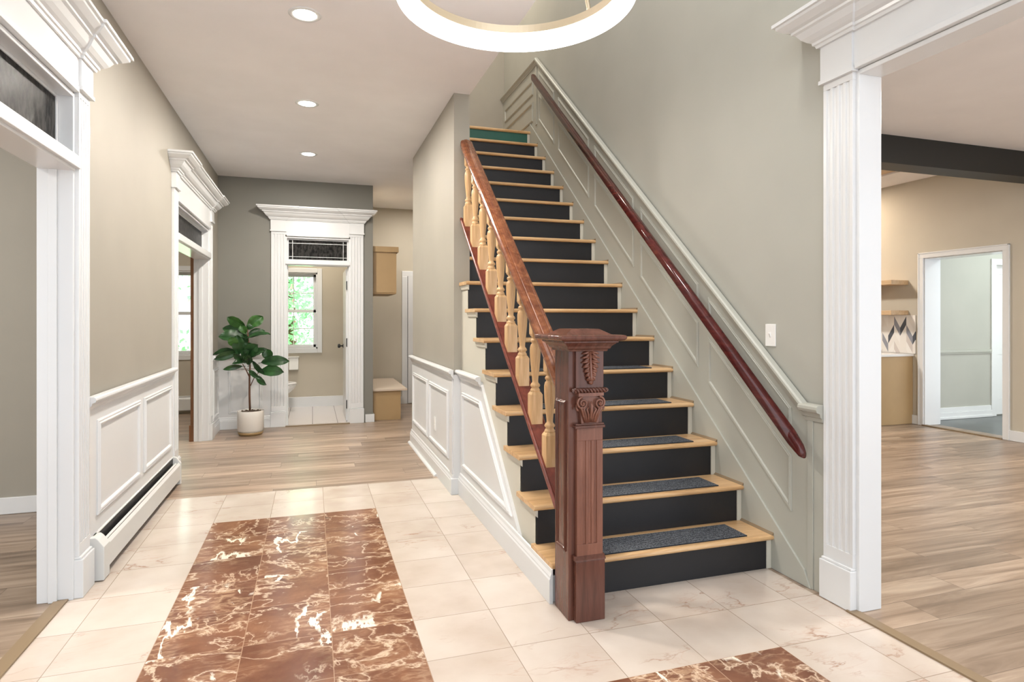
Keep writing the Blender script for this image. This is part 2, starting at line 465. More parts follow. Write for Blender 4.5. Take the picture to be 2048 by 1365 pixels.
f = MB(); quad(f, 2.25, 7.3, y0, 12.0, -.001, 0)
S('floor.005', f, M['plank'], 'grey-brown plank floor of the right room', 'floor')
f = MB(); quad(f, 7.3, 11, 3.5, 7.0, -.002, 0)
S('floor.006', f, M['slate'], 'dark slate floor beyond the far right doorway', 'floor')
f = MB(); quad(f, -1.04, .6, 7.90, 9.6, .002, 0)
S('floor.007', f, M['bathtile'], 'pale tile floor of the bathroom', 'floor')
f = MB(); f.box(-1.125, -1.07, y0, 3.34, 0, .008); S('trim_1', f, M['threshold'], 'wood threshold strip under the left opening', 'threshold')
f = MB(); f.box(2.25, 2.30, y0, 2.13, 0, .008); S('trim_2', f, M['threshold'], 'wood threshold strip under the right opening', 'threshold')
f = MB(); f.box(-.31, .44, 7.83, 7.89, 0, .010); S('trim_3', f, M['threshold'], 'dark threshold of the bathroom door', 'threshold')
f = MB(); f.box(7.05, 7.11, 4.65, 5.56, 0, .012); S('trim_4', f, M['threshold'], 'dark threshold of the far right doorway', 'threshold')

# ------------------------------------------------------------------ walls
def opening_wall(axis, c0, c1, a0, a1, z0, z1, holes):
    """wall slab between c0..c1 across its thickness, a0..a1 along; holes (a,b,zlo,zhi)"""
    mb = MB()
    def bx(a, b, lo, hi):
        if b-a < 1e-5 or hi-lo < 1e-5: return
        if axis == 'Y': mb.box(c0, c1, a, b, lo, hi)     # runs along Y
        else: mb.box(a, b, c0, c1, lo, hi)
    cur = a0
    for (a, b, lo, hi) in sorted(holes):
        bx(cur, a, z0, z1); bx(a, b, z0, lo); bx(a, b, hi, z1); cur = b
    bx(cur, a1, z0, z1)
    return mb
S('wall_left', opening_wall('Y', XLB, XL, -.3, YB+.1, 0, ZU, [(1.0, 3.34, 0, 2.36), (5.57, 7.22, 0, 2.30)]), M['wall'], 'greige left wall of the hall', 'wall')
S('wall_back', opening_wall('X', YB, YB+.12, XL, .725, 0, ZC, [(-.311, .446, 0, 2.31)]), M['wall_dark'], 'back wall of the hall, shade painted into its colour', 'wall')
S('wall_stair', MB().box(XW0, XW1, YE, YF, 0, ZC), M['wall'], 'greige wall beside the staircase', 'wall')
S('wall_right', opening_wall('Y', XR, XRB, -.6, 7.4, 0, ZU, [(-.5, 2.12, 0, 2.40)]), M['wall_sage'], 'tall greige wall above the staircase', 'wall')
S('wall_understair', MB().box(XW1, XR, YF-.1, YF, 0, ZC-.2), M['wall'], 'wall closing the space under the stair', 'wall')
S('wall_nook', MB().box(.6, 3.4, 9.45, 9.57, 0, ZC), M['wall_warm'], 'beige end wall behind the bench', 'wall')
S('wall_bath_side', MB().box(.60, .725, YB+.12, 9.6, 0, ZC), M['wall_warm'], 'wall between bathroom and bench nook', 'wall')
S('wall_corridor', MB().box(2.6, 2.72, YF, 9.45, 0, ZC), M['wall'], 'side wall of the rear corridor', 'wall')
S('wall_upper_back', MB().box(-1.2, XRB, 7.4, 7.52, ZC+.12, ZU), M['wall'], 'upper landing back wall', 'wall')
S('wall_bath_back', opening_wall('X', 9.55, 9.70, -1.2, .60, 0, ZC, [(-.60, .070, .86, 1.98)]), M['wall_warm'], 'beige bathroom back wall', 'wall')
S('wall_bath_left', MB().box(-1.19, -1.06, YB+.12, 9.55, 0, ZC), M['wall_warm'], 'bathroom side wall', 'wall')
# left rooms
S('wall_left_room', MB().box(-5.5, XLB, 4.93, 5.05, 0, ZC), M['wall'], 'greige wall of the left room', 'wall')
S('wall_left_room_far', opening_wall('X', 9.40, 9.54, -5.5, XLB, 0, ZC, [(-2.50, -1.46, .80, 1.96)]), M['wall_warm'], 'window wall of the far left room', 'wall')
S('wall_left_room_side', MB().box(-5.6, -5.5, y0, 9.54, 0, ZC), M['wall'], 'outer wall of the left rooms', 'wall')
# right room
XQ = 7.085
S('wall_right_room', opening_wall('Y', XQ, XQ+.26, -1, 12, 0, 3.05, [(4.65, 5.56, 0, 2.04)]), M['wall_warm'], 'beige side wall of the right room', 'wall')
S('wall_right_room_far', MB().box(XRB, 7.3, 9.5, 9.6, 0, 3.05), M['wall_warm'], 'far wall of the right room', 'wall')
S('wall_inner_room', opening_wall('X', 5.81, 5.93, 7.345, 11, 0, 2.9, [(8.70, 9.5, 0, 2.03)]), M['wall_sage'], 'sage wall seen through the far right doorway', 'wall')
S('wall_inner_room_side', MB().box(10.5, 10.6, 3.5, 7.2, 0, 2.9), M['wall_sage'], 'side wall of the room beyond', 'wall')

# ceilings
f = MB(); f.box(XL, XW1, 2.75, YF, ZC, ZC+.25); f.box(XL, 2.6, YF, YB, ZC, ZC+.1); f.box(-1.2, .60, YB, 9.6, ZC, ZC+.1); f.box(.60, 2.6, YB, 9.5, ZC, ZC+.1)
S('ceiling', f, M['ceiling'], 'white ceiling of the hall', 'ceiling')
S('ceiling.001', MB().box(-1.2, XRB, y0, 7.5, ZU, ZU+.1), M['ceiling'], 'high ceiling over the foyer', 'ceiling')
S('ceiling.002', MB().box(-5.6, XLB, y0, 9.5, ZC, ZC+.1), M['ceiling'], 'ceiling of the left rooms', 'ceiling')
S('ceiling.003', MB().box(XRB, XQ, -1.5, 4.27, 2.90, 3.0), M['ceiling'], 'ceiling of the right room', 'ceiling')
f = MB(); f.box(6.50, XQ, 4.27, 9.5, 3.01, 3.1); f.box(XRB, 6.5, 4.27, 5.0, 3.01, 3.1)
S('ceiling.004', f, M['ceiling'], 'white ceiling border beyond the beam', 'ceiling')
S('ceiling.005', MB().box(XRB, 6.50, 5.0, 9.5, 3.03, 3.12), M['shelfwood'], 'wood ceiling beyond the beam', 'ceiling')
S('ceiling.006', MB().box(XQ+.26, 10.6, 3.5, 7.2, 2.9, 3.0), M['ceiling'], 'ceiling of the room beyond', 'ceiling')
# upper floor slab behind the landing nosing
S('floor.008', MB().box(XW1, XR, ny(16)+.03, 7.4, nz(16)-.25, nz(16)), M['oak'], 'wood landing at the top of the stair', 'floor')

# baseboards
def bb(name, mb, label, m='trim'): S(name, mb, M[m], label, 'baseboard', .003)
bb('baseboard_left_room', MB().box(-5.5, XLB, 4.912, 4.93, 0, .11), 'white baseboard of the left room')
bb('baseboard_back', MB().box(.63, .743, YB-.016, YB, 0, .10).box(.725, .743, YB, YB+.12, 0, .10), 'short white baseboard by the wall corner')
bb('baseboard_bath', MB().box(-1.06, .60, 9.532, 9.55, 0, .15), 'white bathroom baseboard')
bb('baseboard_nook', MB().box(.725, 1.30, 9.436, 9.45, 0, .11), 'baseboard of the rear corridor')
bb('baseboard_right_room', MB().box(XQ-.016, XQ, 5.62, 5.72, 0, .11).box(XQ-.016, XQ, -1, 4.587, 0, .11), 'white baseboard of the right room')
bb('baseboard_inner_room', MB().box(7.345, 8.6, 5.785, 5.81, 0, .09).box(7.345, 8.6, 5.775, 5.81, .0, .03).box(7.345, 8.6, 5.795, 5.81, .09, .15), 'white baseboard of the room beyond')
f = MB(); f.box(7.345, 8.60, 5.795, 5.81, .84, .86).box(7.345, 8.60, 5.785, 5.81, .86, .895)
S('trim_5', f, M['panel_sage'], 'chair rail of the room beyond', 'trim', .003)

# ------------------------------------------------------------------ fluted door surrounds
CROWN = [(0, 0), (.012, 0), (.016, .012), (.024, .016), (.026, .028), (.040, .036), (.058, .052), (.075, .078), (.088, .084), (.090, .094),
         (.108, .100), (.125, .112), (.136, .120), (.138, .132), (.150, .134), (.150, .150), (0, .150)]
def fluted(mb, u0, u1, yf, yb, z0, z1, n=4):
    """fluted board: outline in plan, front at yf (more negative), back at yb"""
    w = u1-u0; pitch = w/(n+.6); r = pitch*.30
    def sec(fl):
        pts = [(u0, yb), (u0, yf)]
        if fl:
            for k in range(n):
                c = u0+pitch*(.8+k)
                for j in range(7):
                    a = PI-PI*j/6
                    pts.append((c+r*math.cos(a), yf+r*.8*math.sin(a)))
        pts += [(u1, yf), (u1, yb)]
        return pts
    mb.prism(sec(True), 'Z', z0+.06, z1-.035)
    mb.prism(sec(False), 'Z', z0, z0+.06); mb.prism(sec(False), 'Z', z1-.035, z1)
def surround(name, loc, rz, u0, u1, label, depth, zb=2.34, zc=2.48, zct=2.63, bar=None, glass=None, pw=.16, plinth=.19, came=False, near=True, far=True):
    """local frame: x along the wall, -y out into the hall, opening between u0 and u1"""
    rt = root(name, loc, rz); struct(rt, label, 'door surround')
    T = .022
    for side in (0, 1):
        if (side == 0 and not near) or (side == 1 and not far): continue
        a, b = (u0-pw, u0) if side == 0 else (u1, u1+pw)
        m = MB(); fluted(m, a, b, -T, 0, plinth, zb); m.build('pilaster', M['trim'], rt, local=True, bevel=.0015)
        m = MB(); m.box(a-.008, b+(.004 if side == 0 else .008), -T-.018, 0, 0, plinth-.012).box(a-.003, b+.001, -T-.010, 0, plinth-.012, plinth); m.build('plinth', M['trim'], rt, local=True, bevel=.003)
        m = MB(); m.box(a-.006, b+.006, -T-.012, 0, zb+.012, zc+.01).box(a-.012, b+.012, -T-.018, -.001, zb-.004, zb+.014); m.build('corner_block', M['trim'], rt, local=True)
    zf = glass[1] if glass else zb
    a0, b0 = u0-(pw if near else 0), u1+(pw if far else 0)
    m = MB(); m.box(u0-.002, u1+.002, -T, 0, zf+.02, zc+.01)
    m.box(u0+.013, u1-.013, -T-.006, depth*.2, zf+.005, zf+.030)
    m.build('frieze', M['trim'], rt, local=True, bevel=.002)
    # crown, breaking forward over the corner blocks (path runs so the outside is to the right)
    e = T+.012
    path = []
    path += [(a0-.006, 0), (a0-.006, -e), (u0+.008, -e), (u0+.008, -T), (u1-.008, -T), (u1-.008, -e), (b0+.006, -e), (b0+.006, 0)]
    if not near: path = path[3:]; path[0] = (a0, -T)
    if not far: path = path[:-3]; path.append((b0, -T)) if path[-1] != (b0, -T) else None
    sc_ = (zct-zc)/.150
    m = MB(); m.sweep(path, [(o*min(1, sc_), h*sc_) for o, h in CROWN], base=zc, out=-1 if False else 1)
    m.box(a0, b0, -T, 0, zc, zct-.002)
    m.build('cornice', M['trim'], rt, local=True)
    # jamb lining
    m = MB(); t_ = .018
    top = zf if glass else zb
    m.box(u0-.002, u0+t_, -.004, depth+.004, 0, top); m.box(u1-t_, u1+.002, -.004, depth+.004, 0, top); m.box(u0+t_, u1-t_, -.004, depth+.004, top-t_, top+.002)
    if bar:
        m.box(u0+t_, u0+t_+.012, depth*.42, depth*.42+.035, 0, bar[0]); m.box(u1-t_-.012, u1-t_, depth*.42, depth*.42+.035, 0, bar[0])
    m.build('jamb', M['trim'], rt, local=True, bevel=.002)
    if bar:
        m = MB(); m.box(u0+.016, u1-.016, -.012, depth, bar[0], bar[1]).box(u0+.0, u1-.0, -.03, 0, bar[0]+.012, bar[1]-.012)
        m.build('transom_bar', M['trim'], rt, local=True, bevel=.003)
        g = MB(); g.box(u0+.035, u1-.035, depth*.45, depth*.45+.008, glass[0], glass[1]-.018)
        gp = g.build('transom_glass', M['transom'], rt, local=True)
        gp['label'] = 'dark textured glass'
        s_ = MB(); y1 = depth*.40; y2 = depth*.55
        s_.box(u0+.016, u0+.036, y1, y2, glass[0], glass[1]-.018); s_.box(u1-.036, u1-.016, y1, y2, glass[0], glass[1]-.018)
        s_.box(u0+.036, u1-.036, y1, y2, bar[1], bar[1]+.012); s_.box(u0+.036, u1-.036, y1, y2, glass[1]-.032, glass[1]-.018)
        s_.build('transom_stop', M['trim'], rt, local=True, bevel=.002)
        if came:
            c = MB(); yy = depth*.45
            for uu in (u0+.08, u1-.08): c.box(uu-.0025, uu+.0025, yy-.004, yy, glass[0]+.012, glass[1]-.032)
            for zz in (glass[0]+.045, glass[1]-.070): c.box(u0+.036, u1-.036, yy-.004, yy, zz-.0025, zz+.0025)
            c.build('lead_came', M['cane'], rt, local=True)
    return rt
# left near opening : local x = +Y
surround('trim_6', (XL, 0, 0), R(90), 1.0, 3.34, 'white fluted surround of the near left opening', XL-XLB, zb=2.37, zc=2.51, zct=2.65,
         bar=(1.985, 2.065), glass=(2.065, 2.345), pw=.145)
surround('trim_7', (XL, 0, 0), R(90), 5.57, 7.22, 'white fluted surround of the far left doorway', XL-XLB, bar=(1.93, 2.01), glass=(2.01, 2.25), pw=.15, zc=2.46, zct=2.60)
surround('trim_8', (0, YB, 0), 0, -.311, .446, 'white fluted surround of the bathroom door', .12, bar=(1.95, 2.015), glass=(2.015, 2.295), came=True, zb=2.355, zc=2.49, zct=2.64)
# right opening : local x = -Y
surround('trim_9', (XR, 0, 0), R(-90), -2.12, .5, 'white fluted surround of the right opening', XRB-XR, zb=2.40, zc=2.57, zct=2.72, pw=.165, plinth=.19, far=False)
# stained casing on the room side of the far left doorway
f = MB(); f.box(-1.227, XLB, 7.22, 7.33, 0, 2.02).box(-1.240, XLB, 7.215, 7.34, 0, .17).box(-1.227, XLB, 5.46, 7.33, 2.02, 2.12)
S('trim_10', f, M['casing_brown'], 'stained brown casing inside the far left doorway', 'trim', .002)
# plain casings
f = MB()
f.box(XQ-.018, XQ, 5.556, 5.621, 0, 2.037).box(XQ-.018, XQ, 4.587, 4.652, 0, 2.037).box(XQ-.018, XQ, 4.587, 5.621, 2.037, 2.10)
f.box(XQ-.024, XQ, 5.606, 5.624, 0, 2.104).box(XQ-.024, XQ, 4.584, 4.600, 0, 2.104).box(XQ-.024, XQ, 4.584, 5.624, 2.090, 2.104)
f.box(XQ, XQ+.26, 5.545, 5.560, 0, 2.04).box(XQ, XQ+.26, 4.65, 4.665, 0, 2.04).box(XQ, XQ+.26, 4.65, 5.56, 2.028, 2.04)
S('trim_11', f, M['trim'], 'white casing of the far right doorway', 'door casing', .003)
f = MB().box(8.60, 8.69, 5.79, 5.81, 0, 2.02).box(8.60, 9.6, 5.789, 5.81, 2.02, 2.10).box(9.5, 9.6, 5.79, 5.81, 0, 2.02)
S('trim_12', f, M['trim'], 'white casing of the door in the room beyond', 'door casing', .003)
f = MB().box(1.30, 1.385, 9.43, 9.45, 0, 1.951).box(1.30, 2.3, 9.429, 9.45, 1.951, 2.03)
S('trim_13', f, M['trim'], 'white casing of the rear corridor door', 'door casing', .003)

# doors
def panel_door(name, label, x0, x1, yc, z1, hs=.0):
    rt = root(name, (x0, yc, 0)); struct(rt, label, 'door')
    m = MB(); m.box(x0, x1, yc-.012, yc+.012, .01, z1)
    for (a, b) in ((x0, x0+.11), (x1-.11, x1), ((x0+x1)/2-.05, (x0+x1)/2+.05)): m.box(a, b, yc-.02, yc+.02, .01, z1)
    for (a, b) in ((.01, .22), (.82, .96), (1.45, 1.55), (z1-.12, z1)): m.box(x0+.11, x1-.11, yc-.0195, yc+.0195, a, b)
    m.build('slab', M['trim'], rt)
    return rt
panel_door('door_1', 'white panelled door at the end of the rear corridor', 1.388, 2.28, 9.428, 1.95)
panel_door('door_2', 'white panelled door in the room beyond the right room', 8.71, 9.49, 5.87, 2.02)

# bathroom door, swung open into the bathroom
rt = root('door_3', (.425, YB+.13, 0)); struct(rt, 'white bathroom door standing open', 'door')
m = MB(); m.box(.400, .438, YB+.125, YB+.125+.72, .012, 1.93); m.build('slab', M['trim'], rt, bevel=.002)
for z in (.22, 1.0, 1.72):
    m = MB(); m.box(.404, .424, YB+.095, YB+.128, z-.05, z+.05); m.lathe([(.007, -.055), (.007, .055)], (.414, YB+.110, z), 10); h = m.build('hinge', M['black'], rt); h['label'] = 'black hinge'
m = MB(); m.lathe([(.028, 0), (.028, .006), (.010, .010), (.009, .035), (.024, .042), (.029, .055), (.026, .068), (.012, .074)], (.400, YB+.78, .93), 18, ax=(-1, 0, 0))
k = m.build('knob', M['black'], rt); k['label'] = 'black round knob'

# ------------------------------------------------------------------ wainscot
def planeX(xf, sgn):
    """map (a=y, b=z, h out) to the wall plane at xf, projecting along sgn*X"""
    return lambda a, b, h: (xf+sgn*h, a, b)
def planeY(yf): return lambda a, b, h: (a, yf-h, b)
MOULD = [(0, 0), (0, .007), (.006, .012), (.014, .010), (.020, .015), (.028, .013), (.034, .005), (.036, 0)]
def frame(mb, poly, fn, w=1.0, h=1.0):
    ar = sum(poly[i][0]*poly[(i+1) % len(poly)][1]-poly[(i+1) % len(poly)][0]*poly[i][1] for i in range(len(poly)))
    if ar > 0: poly = poly[::-1]       # inside on the right of travel
    mb.sweep(poly, [(o*w, q*h) for o, q in MOULD], closed=True, plane=fn)
def rect(a0, a1, z0, z1): return [(a0, z0), (a1, z0), (a1, z1), (a0, z1)]
CHAIR = [(0, -.045), (.006, -.045), (.010, -.030), (.016, -.026), (.020, -.012), (.034, -.006), (.038, .004), (.036, .014), (.028, .020), (0, .022)]
def chair(mb, x, sgn, ya, yb, z, sc_=1.0): mb.prism([(x+sgn*o*sc_, z+h*sc_) for o, h in CHAIR], 'Y', ya, yb)
BASE = [(0, 0), (.018, 0), (.018, .095), (.014, .102), (.014, .108), (.008, .120), (.006, .135), (0, .140)]
def base(mb, x, sgn, ya, yb, s_=1.0): mb.prism([(x+sgn*o, h*s_) for o, h in BASE], 'Y', ya, yb)

# left wall, between the two surrounds
rt = root('wainscot', (XL, 4.4, 0)); tag(rt, 'white two-panel wainscot on the left wall above the baseboard heater', 'wainscot'); rt['kind'] = 'structure'
rt.name = 'trim_14'; PM['trim_14'] = PM['wainscot']
m = MB(); m.box(XL, XL+.010, 3.49, 5.42, .0, .88); m.build('board', M['wains'], rt)
m = MB(); chair(m, XL+.010, 1, 3.49, 5.415, .895); m.build('chair_rail', M['trim'], rt, bevel=.001)
for (a, b) in ((3.62, 4.43), (4.53, 5.33)):
    m = MB(); frame(m, rect(a, b, .30, .785), planeX(XL+.010, 1)); m.build('panel_moulding', M['trim'], rt)
rt = root('trim_15', (XL, 7.5, 0)); struct(rt, 'white wainscot around the plant corner', 'wainscot')
m = MB(); m.box(XL, XL+.010, 7.37, YB, 0, .87); m.box(XL, -.475, YB-.010, YB, 0, .87); m.build('board', M['wains'], rt)
m = MB(); m.sweep([(XL+.010, 7.385), (XL+.010, YB-.010), (-.48, YB-.010)], CHAIR, base=.875); m.build('chair_rail', M['trim'], rt)
m = MB(); m.sweep([(XL+.010, 7.385), (XL+.010, YB-.010), (-.48, YB-.010)], BASE); m.build('base_moulding', M['trim'], rt)
m = MB(); frame(m, rect(-.94, -.57, .18, .74), planeY(YB-.010)); m.build('panel_moulding', M['trim'], rt)
m = MB(); frame(m, rect(7.44, 7.82, .18, .74), planeX(XL+.010, 1)); m.build('panel_moulding', M['trim'], rt)

# hall side of the stair wall
rt = root('trim_16', (XW0, 5.2, 0)); struct(rt, 'white two-panel wainscot on the wall beside the stair', 'wainscot')
m = MB(); m.box(XW0-.010, XW0, YE, YF, 0, .885); m.box(XW0-.016, XW0-.006, YE-.004, YE+.08, 0, .86); m.build('board', M['wains'], rt)
m = MB(); chair(m, XW0-.010, -1, YE-.03, YF, .90); m.build('chair_rail', M['trim'], rt, bevel=.001)
m = MB(); base(m, XW0-.010, -1, YE-.02, YF+.02, 1.05); m.prism([(XW0-.028, 0), (XW0-.050, 0), (XW0-.046, .012), (XW0-.036, .020), (XW0-.028, .022)], 'Y', 5.0, YF+.03); m.build('base_moulding', M['trim'], rt, bevel=.001)
for (a, b) in ((4.60, 5.40), (5.49, 6.33)):
    m = MB(); frame(m, rect(a, b, .235, .750), planeX(XW0-.010, -1)); m.build('panel_moulding', M['trim'], rt)

# spandrel below the stair
XS = 1.060
steps = []
poly = [(YE, 0), (2.62, 0)]
for i in range(9):
    y = ny(i)+.028
    z = nz(i)-.026
    poly.append((y, 0 if i == 0 else nz(i-1)-.026)); poly.append((y, z))
poly = [(YE, 0), (ny(0)+.034, 0)]
for i in range(9):
    poly.append((ny(i)+.034, nz(i)-.026))
    if ny(i+1)+.034 < YE: poly.append((ny(i+1)+.034, nz(i)-.026))
    else: poly.append((YE, nz(i)-.026)); break
S('wall_spandrel', MB().prism(poly, 'X', XS, XS+.05), M['spandrel'], 'cream stepped spandrel under the open side of the stair', 'wall')
rt = root('trim_17', (XS, 3.5, 0)); struct(rt, 'white slanted wainscot panel under the stair', 'wainscot')
XP = XS-.018
m = MB(); m.prism([(YE+.0, .05), (3.0, .05), (3.06, .12), (3.88, .885), (YE, .885)], 'X', XP, XS); m.build('board', M['wains'], rt)
m = MB(); chair(m, XP, -1, 3.86, YE-.0, .90); m.build('chair_rail', M['trim'], rt, bevel=.001)
m = MB(); base(m, XP, -1, 2.60, YE, 1.15); m.box(XP, XS, 2.62, 3.0, 0, .12); m.build('base_moulding', M['trim'], rt, bevel=.001)
m = MB(); frame(m, [(4.36, .215), (3.20, .215), (3.86, .765), (4.36, .765)], planeX(XP, -1)); m.build('panel_moulding', M['trim'], rt)
# corner post of the wall end
m = MB(); m.box(XW0-.010, XP+.004, YE-.022, YE+.01, 0, .885); m.build('corner_board', M['wains'], rt, bevel=.002)
m = MB(); m.box(XW0-.03, XP+.002, YE-.038, YE, 0, .12); m.build('corner_base', M['trim'], rt, bevel=.004)
# outlet on the hall wainscot
rt = root('wall_outlet', (XW0-.012, 5.15, .41)); tag(rt, 'white wall outlet on the wainscot panel beside the stair', 'outlet')
m = MB(); m.box(XW0-.016, XW0-.010, 5.115, 5.185, .355, .470); m.build('plate', M['switch'], rt, bevel=.002)
m = MB(); m.box(XW0-.018, XW0-.015, 5.13, 5.17, .365, .405).box(XW0-.018, XW0-.015, 5.13, 5.17, .42, .46); m.build('socket', M['switch'], rt, bevel=.001)

# sage wainscot on the right wall
rt = root('trim_18', (XR, 4.3, 0)); struct(rt, 'sage green panelled wainscot climbing the wall beside the stair', 'wainscot')
XF = 2.285
slope = .1987/.2335
m = MB()
m.prism([(2.285, 0), (2.285, .82), (2.38, .84), (6.17, nos(6.17)+.83), (7.4, nos(6.17)+.83), (7.4, 3.3), (6.3, 3.2), (2.7, 0)], 'X', XF, XR)
m.build('board', M['panel_sage'], rt)
m = MB()   # skirt board along the stair
m.prism([(2.36, 0), (2.40, nos(2.40)+.07), (6.36, nos(6.36)+.07), (6.45, 3.36), (6.45, 3.2), (3.4, .6), (2.75, 0)], 'X', XF-.012, XF); m.build('skirt_board', M['panel_sage'], rt, bevel=.002)
m = MB()
cp = [(o, h) for o, h in CHAIR]
# sloped chair rail
def slope_prism(mb, prof, xf, ya, yb, off, zf=None):
    """prof (out, h) swept along the stair slope"""
    vs = []; n = len(prof)
    for y in (ya, yb):
        for o, h in prof: vs.append((xf-o, y, nos(y)+off+h*1.3))
    fs = [tuple(range(n)), tuple(range(2*n-1, n-1, -1))]+[(i, n+i, n+(i+1) % n, (i+1) % n) for i in range(n)]
    mb.add(vs, fs)
slope_prism(m, CHAIR, XF, 2.385, 6.15, .865)
chair(m, XF, -1, 2.287, 2.405, .866, 1.25)
zt = nos(6.15)+.865
chair(m, XF, -1, 6.14, 7.4, zt)
m.build('chair_rail', M['panel_sage'], rt, bevel=.001)
def pframe(a, b, lo, hi):
    m = MB(); frame(m, [(a, nos(a)+lo), (b, nos(b)+lo), (b, nos(b)+hi), (a, nos(a)+hi)], planeX(XF, -1), .6, .6); m.build('panel_moulding', M['panel_sage'], rt)
for a, b in ((2.49, 3.17), (3.27, 3.98), (4.08, 4.75), (4.86, 5.56), (5.67, 6.10)):
    pframe(a, b, .25, .53); pframe(a, b, .60, .77)
for lo, hi in ((3.45, 3.66), (3.74, 3.90)):
    m = MB(); frame(m, rect(6.28, 7.30, lo, hi), planeX(XF, -1), .62, .8); m.build('panel_moulding', M['panel_sage'], rt)
m = MB(); m.box(XF-.006, XF, 2.35, 2.385, .0, .82); m.box(XF-.008, XF, 6.155, 6.20, 3.38, zt-.05); m.build('stile', M['panel_sage'], rt, bevel=.002)

# ------------------------------------------------------------------ staircase
XT0, XT1 = 1.038, XF-.012
st = root('staircase', (1.6, 2.6, 0)); tag(st, 'straight staircase with black risers and honey oak treads', 'staircase')
TH = .026
for i in range(NS):
    y = ny(i); z = nz(i)
    x0 = XT0 if i < 8 else XW1
    # tread (with rounded nose)
    if i < NS-1 or True:
        yb = ny(i+1)+.052 if i < NS-1 else y+.12
        prof = [(y+.010, z), (y+.003, z-.005), (y, z-TH/2), (y+.003, z-TH+.005), (y+.010, z-TH), (yb, z-TH), (yb, z)]
        m = MB()
        if i == 7:
            yc = min(yb, YE-.002); p1 = [(min(a, yc), b) for a, b in prof]
            m.prism(p1, 'X', XT0, XW1); m.prism(prof, 'X', XW1, XT1)
        else:
            m.prism(prof, 'X', x0, XT1)
        tr_ = m.build('tread', M['oak'], st, bevel=.002); PM[tr_.name] = PM[st.name]
    # riser
    yr = y+.028
    zlo = 0 if i == 0 else nz(i-1)-.001
    xr0 = XS if x0 < XW1 and yr < YE-.03 else XW1
    m = MB(); m.box(xr0, XT1-.028, yr, yr+.018, zlo, z-TH)
    r_ = m.build('riser', M['green_riser'] if i == 16 else M['black_riser'], st)
    PM[r_.name] = PM[st.name]
    if i == 16: r_['label'] = 'dark green riser'
    # cove strip at the wall end of the riser and quarter round over the tread end
    m = MB(); m.box(XT1-.028, XT1, yr-.006, yr+.018, zlo, z-TH)
    m.build('end_strip', M['spandrel'], r_, bevel=.002)
    if i < NS-1:
        m = MB(); m.prism([(XT1-.012, z), (XT1, z), (XT1, z+.012)], 'Y', y+.004, ny(i+1)+.028); m.build('quarter_round', M['threshold'], tr_)
    if x0 < XW1 and i > 0:
        # scotia under the open tread end
        m = MB(); m.prism([(XS, z-TH), (XS-.016, z-TH), (XS-.015, z-TH-.008), (XS-.011, z-TH-.016), (XS-.008, z-TH-.030), (XS, z-TH-.036)], 'Y', y+.012, min(ny(i+1)+.02, YE-.005))
        m.build('scotia', M['spandrel'], tr_)

# ribbed pads on the lower treads
base_pad = None
ordn = ['bottom step', 'second step from the bottom', 'third step from the bottom', 'fourth step from the bottom', 'fifth step from the bottom']
for i in range(5):
    if base_pad is None:
        m = MB(); m.box(1.215, 2.13, ny(0)+.03, ny(0)+.215, nz(0)+.0003, nz(0)+.006)
        base_pad = m.build('tread_pad', M['carpet'], bevel=.002); o = base_pad
    else:
        o = base_pad.copy(); col.objects.link(o); o.location = (0, .2335*i, .1987*i)
    tag(o, 'charcoal ribbed carpet pad on the %s' % ordn[i], 'stair tread pad', 'carpet pads on the lower stair treads')

# ------------------------------------------------------------------ newel post
NX0, NX1, NY0, NY1 = 1.045, 1.205, 2.430, 2.585
nw = root('newel_post', ((NX0+NX1)/2, 2.5, 0)); tag(nw, 'carved dark mahogany newel post with pyramid cap at the stair foot', 'newel post')
m = MB(); m.box(NX0, NX1, NY0, NY1, 0, 1.175); m.build('shaft', M['mahog'], nw, bevel=.003)
m = MB(); frame(m, rect(NY0+.025, NY1-.02, .29, .945), planeX(NX0, -1), .45, .5); m.build('side_panel', M['mahog'], nw)
fx0, fx1 = 1.076, 1.198
m = MB()
m.box(fx0-.008, fx1+.006, NY0-.030, NY0, 0, .262).prism([(NY0, .262), (NY0-.036, .262), (NY0-.036, .268), (NY0-.020, .282), (NY0, .284)], 'X', fx0-.014, fx1+.008)
m.build('plinth', M['mahog'], nw, bevel=.003)
m = MB()
# fluted pilaster applied on the front
cx = (fx0+fx1)/2; pts = [(fx0, NY0), (fx0, NY0-.020)]
for k in (-1, 0, 1):
    c = cx+k*.026
    for j in range(7):
        a = PI-PI*j/6; pts.append((c+.007*math.cos(a), NY0-.020+.006*math.sin(a)))
pts += [(fx1, NY0-.020), (fx1, NY0)]
m.prism(pts, 'Z', .33, .775)
flat = [(fx0, NY0), (fx0, NY0-.020), (fx1, NY0-.020), (fx1, NY0)]
m.prism(flat, 'Z', .28, .33); m.prism(flat, 'Z', .775, .83)
m.build('fluted_panel', M['mahog_light'], nw, bevel=.0012)
m = MB(); m.box(fx0-.012, fx1+.006, NY0-.032, NY0, .83, .842); m.box(fx0-.008, fx1+.004, NY0-.026, NY0, .842, .850); m.build('astragal', M['mahog'], nw, bevel=.002)
# upper plain block
m = MB(); m.box(fx0-.004, fx1+.004, NY0-.020, NY0, 1.0, 1.165); m.build('upper_block', M['mahog'], nw, bevel=.002)
# rope moulding
m = MB()
n = 44
for ph in (0, PI):
    pts = []
    for k in range(n*4+1):
        t_ = k/(n*4); x = fx0-.016+(fx1-fx0+.030)*t_
        a = 2*PI*5*t_+ph
        pts.append((x, NY0-.030+.0055*math.cos(a), .992+.0062*math.sin(a)))
    m.tube(pts, .0056, 8)
m.tube([(fx0-.016, NY0-.030, .992), (fx0-.012, NY0, .992)], .009, 8); m.tube([(fx1+.014, NY0-.030, .992), (fx1+.012, NY0, .992)], .009, 8)
m.build('rope_moulding', M['mahog'], nw)
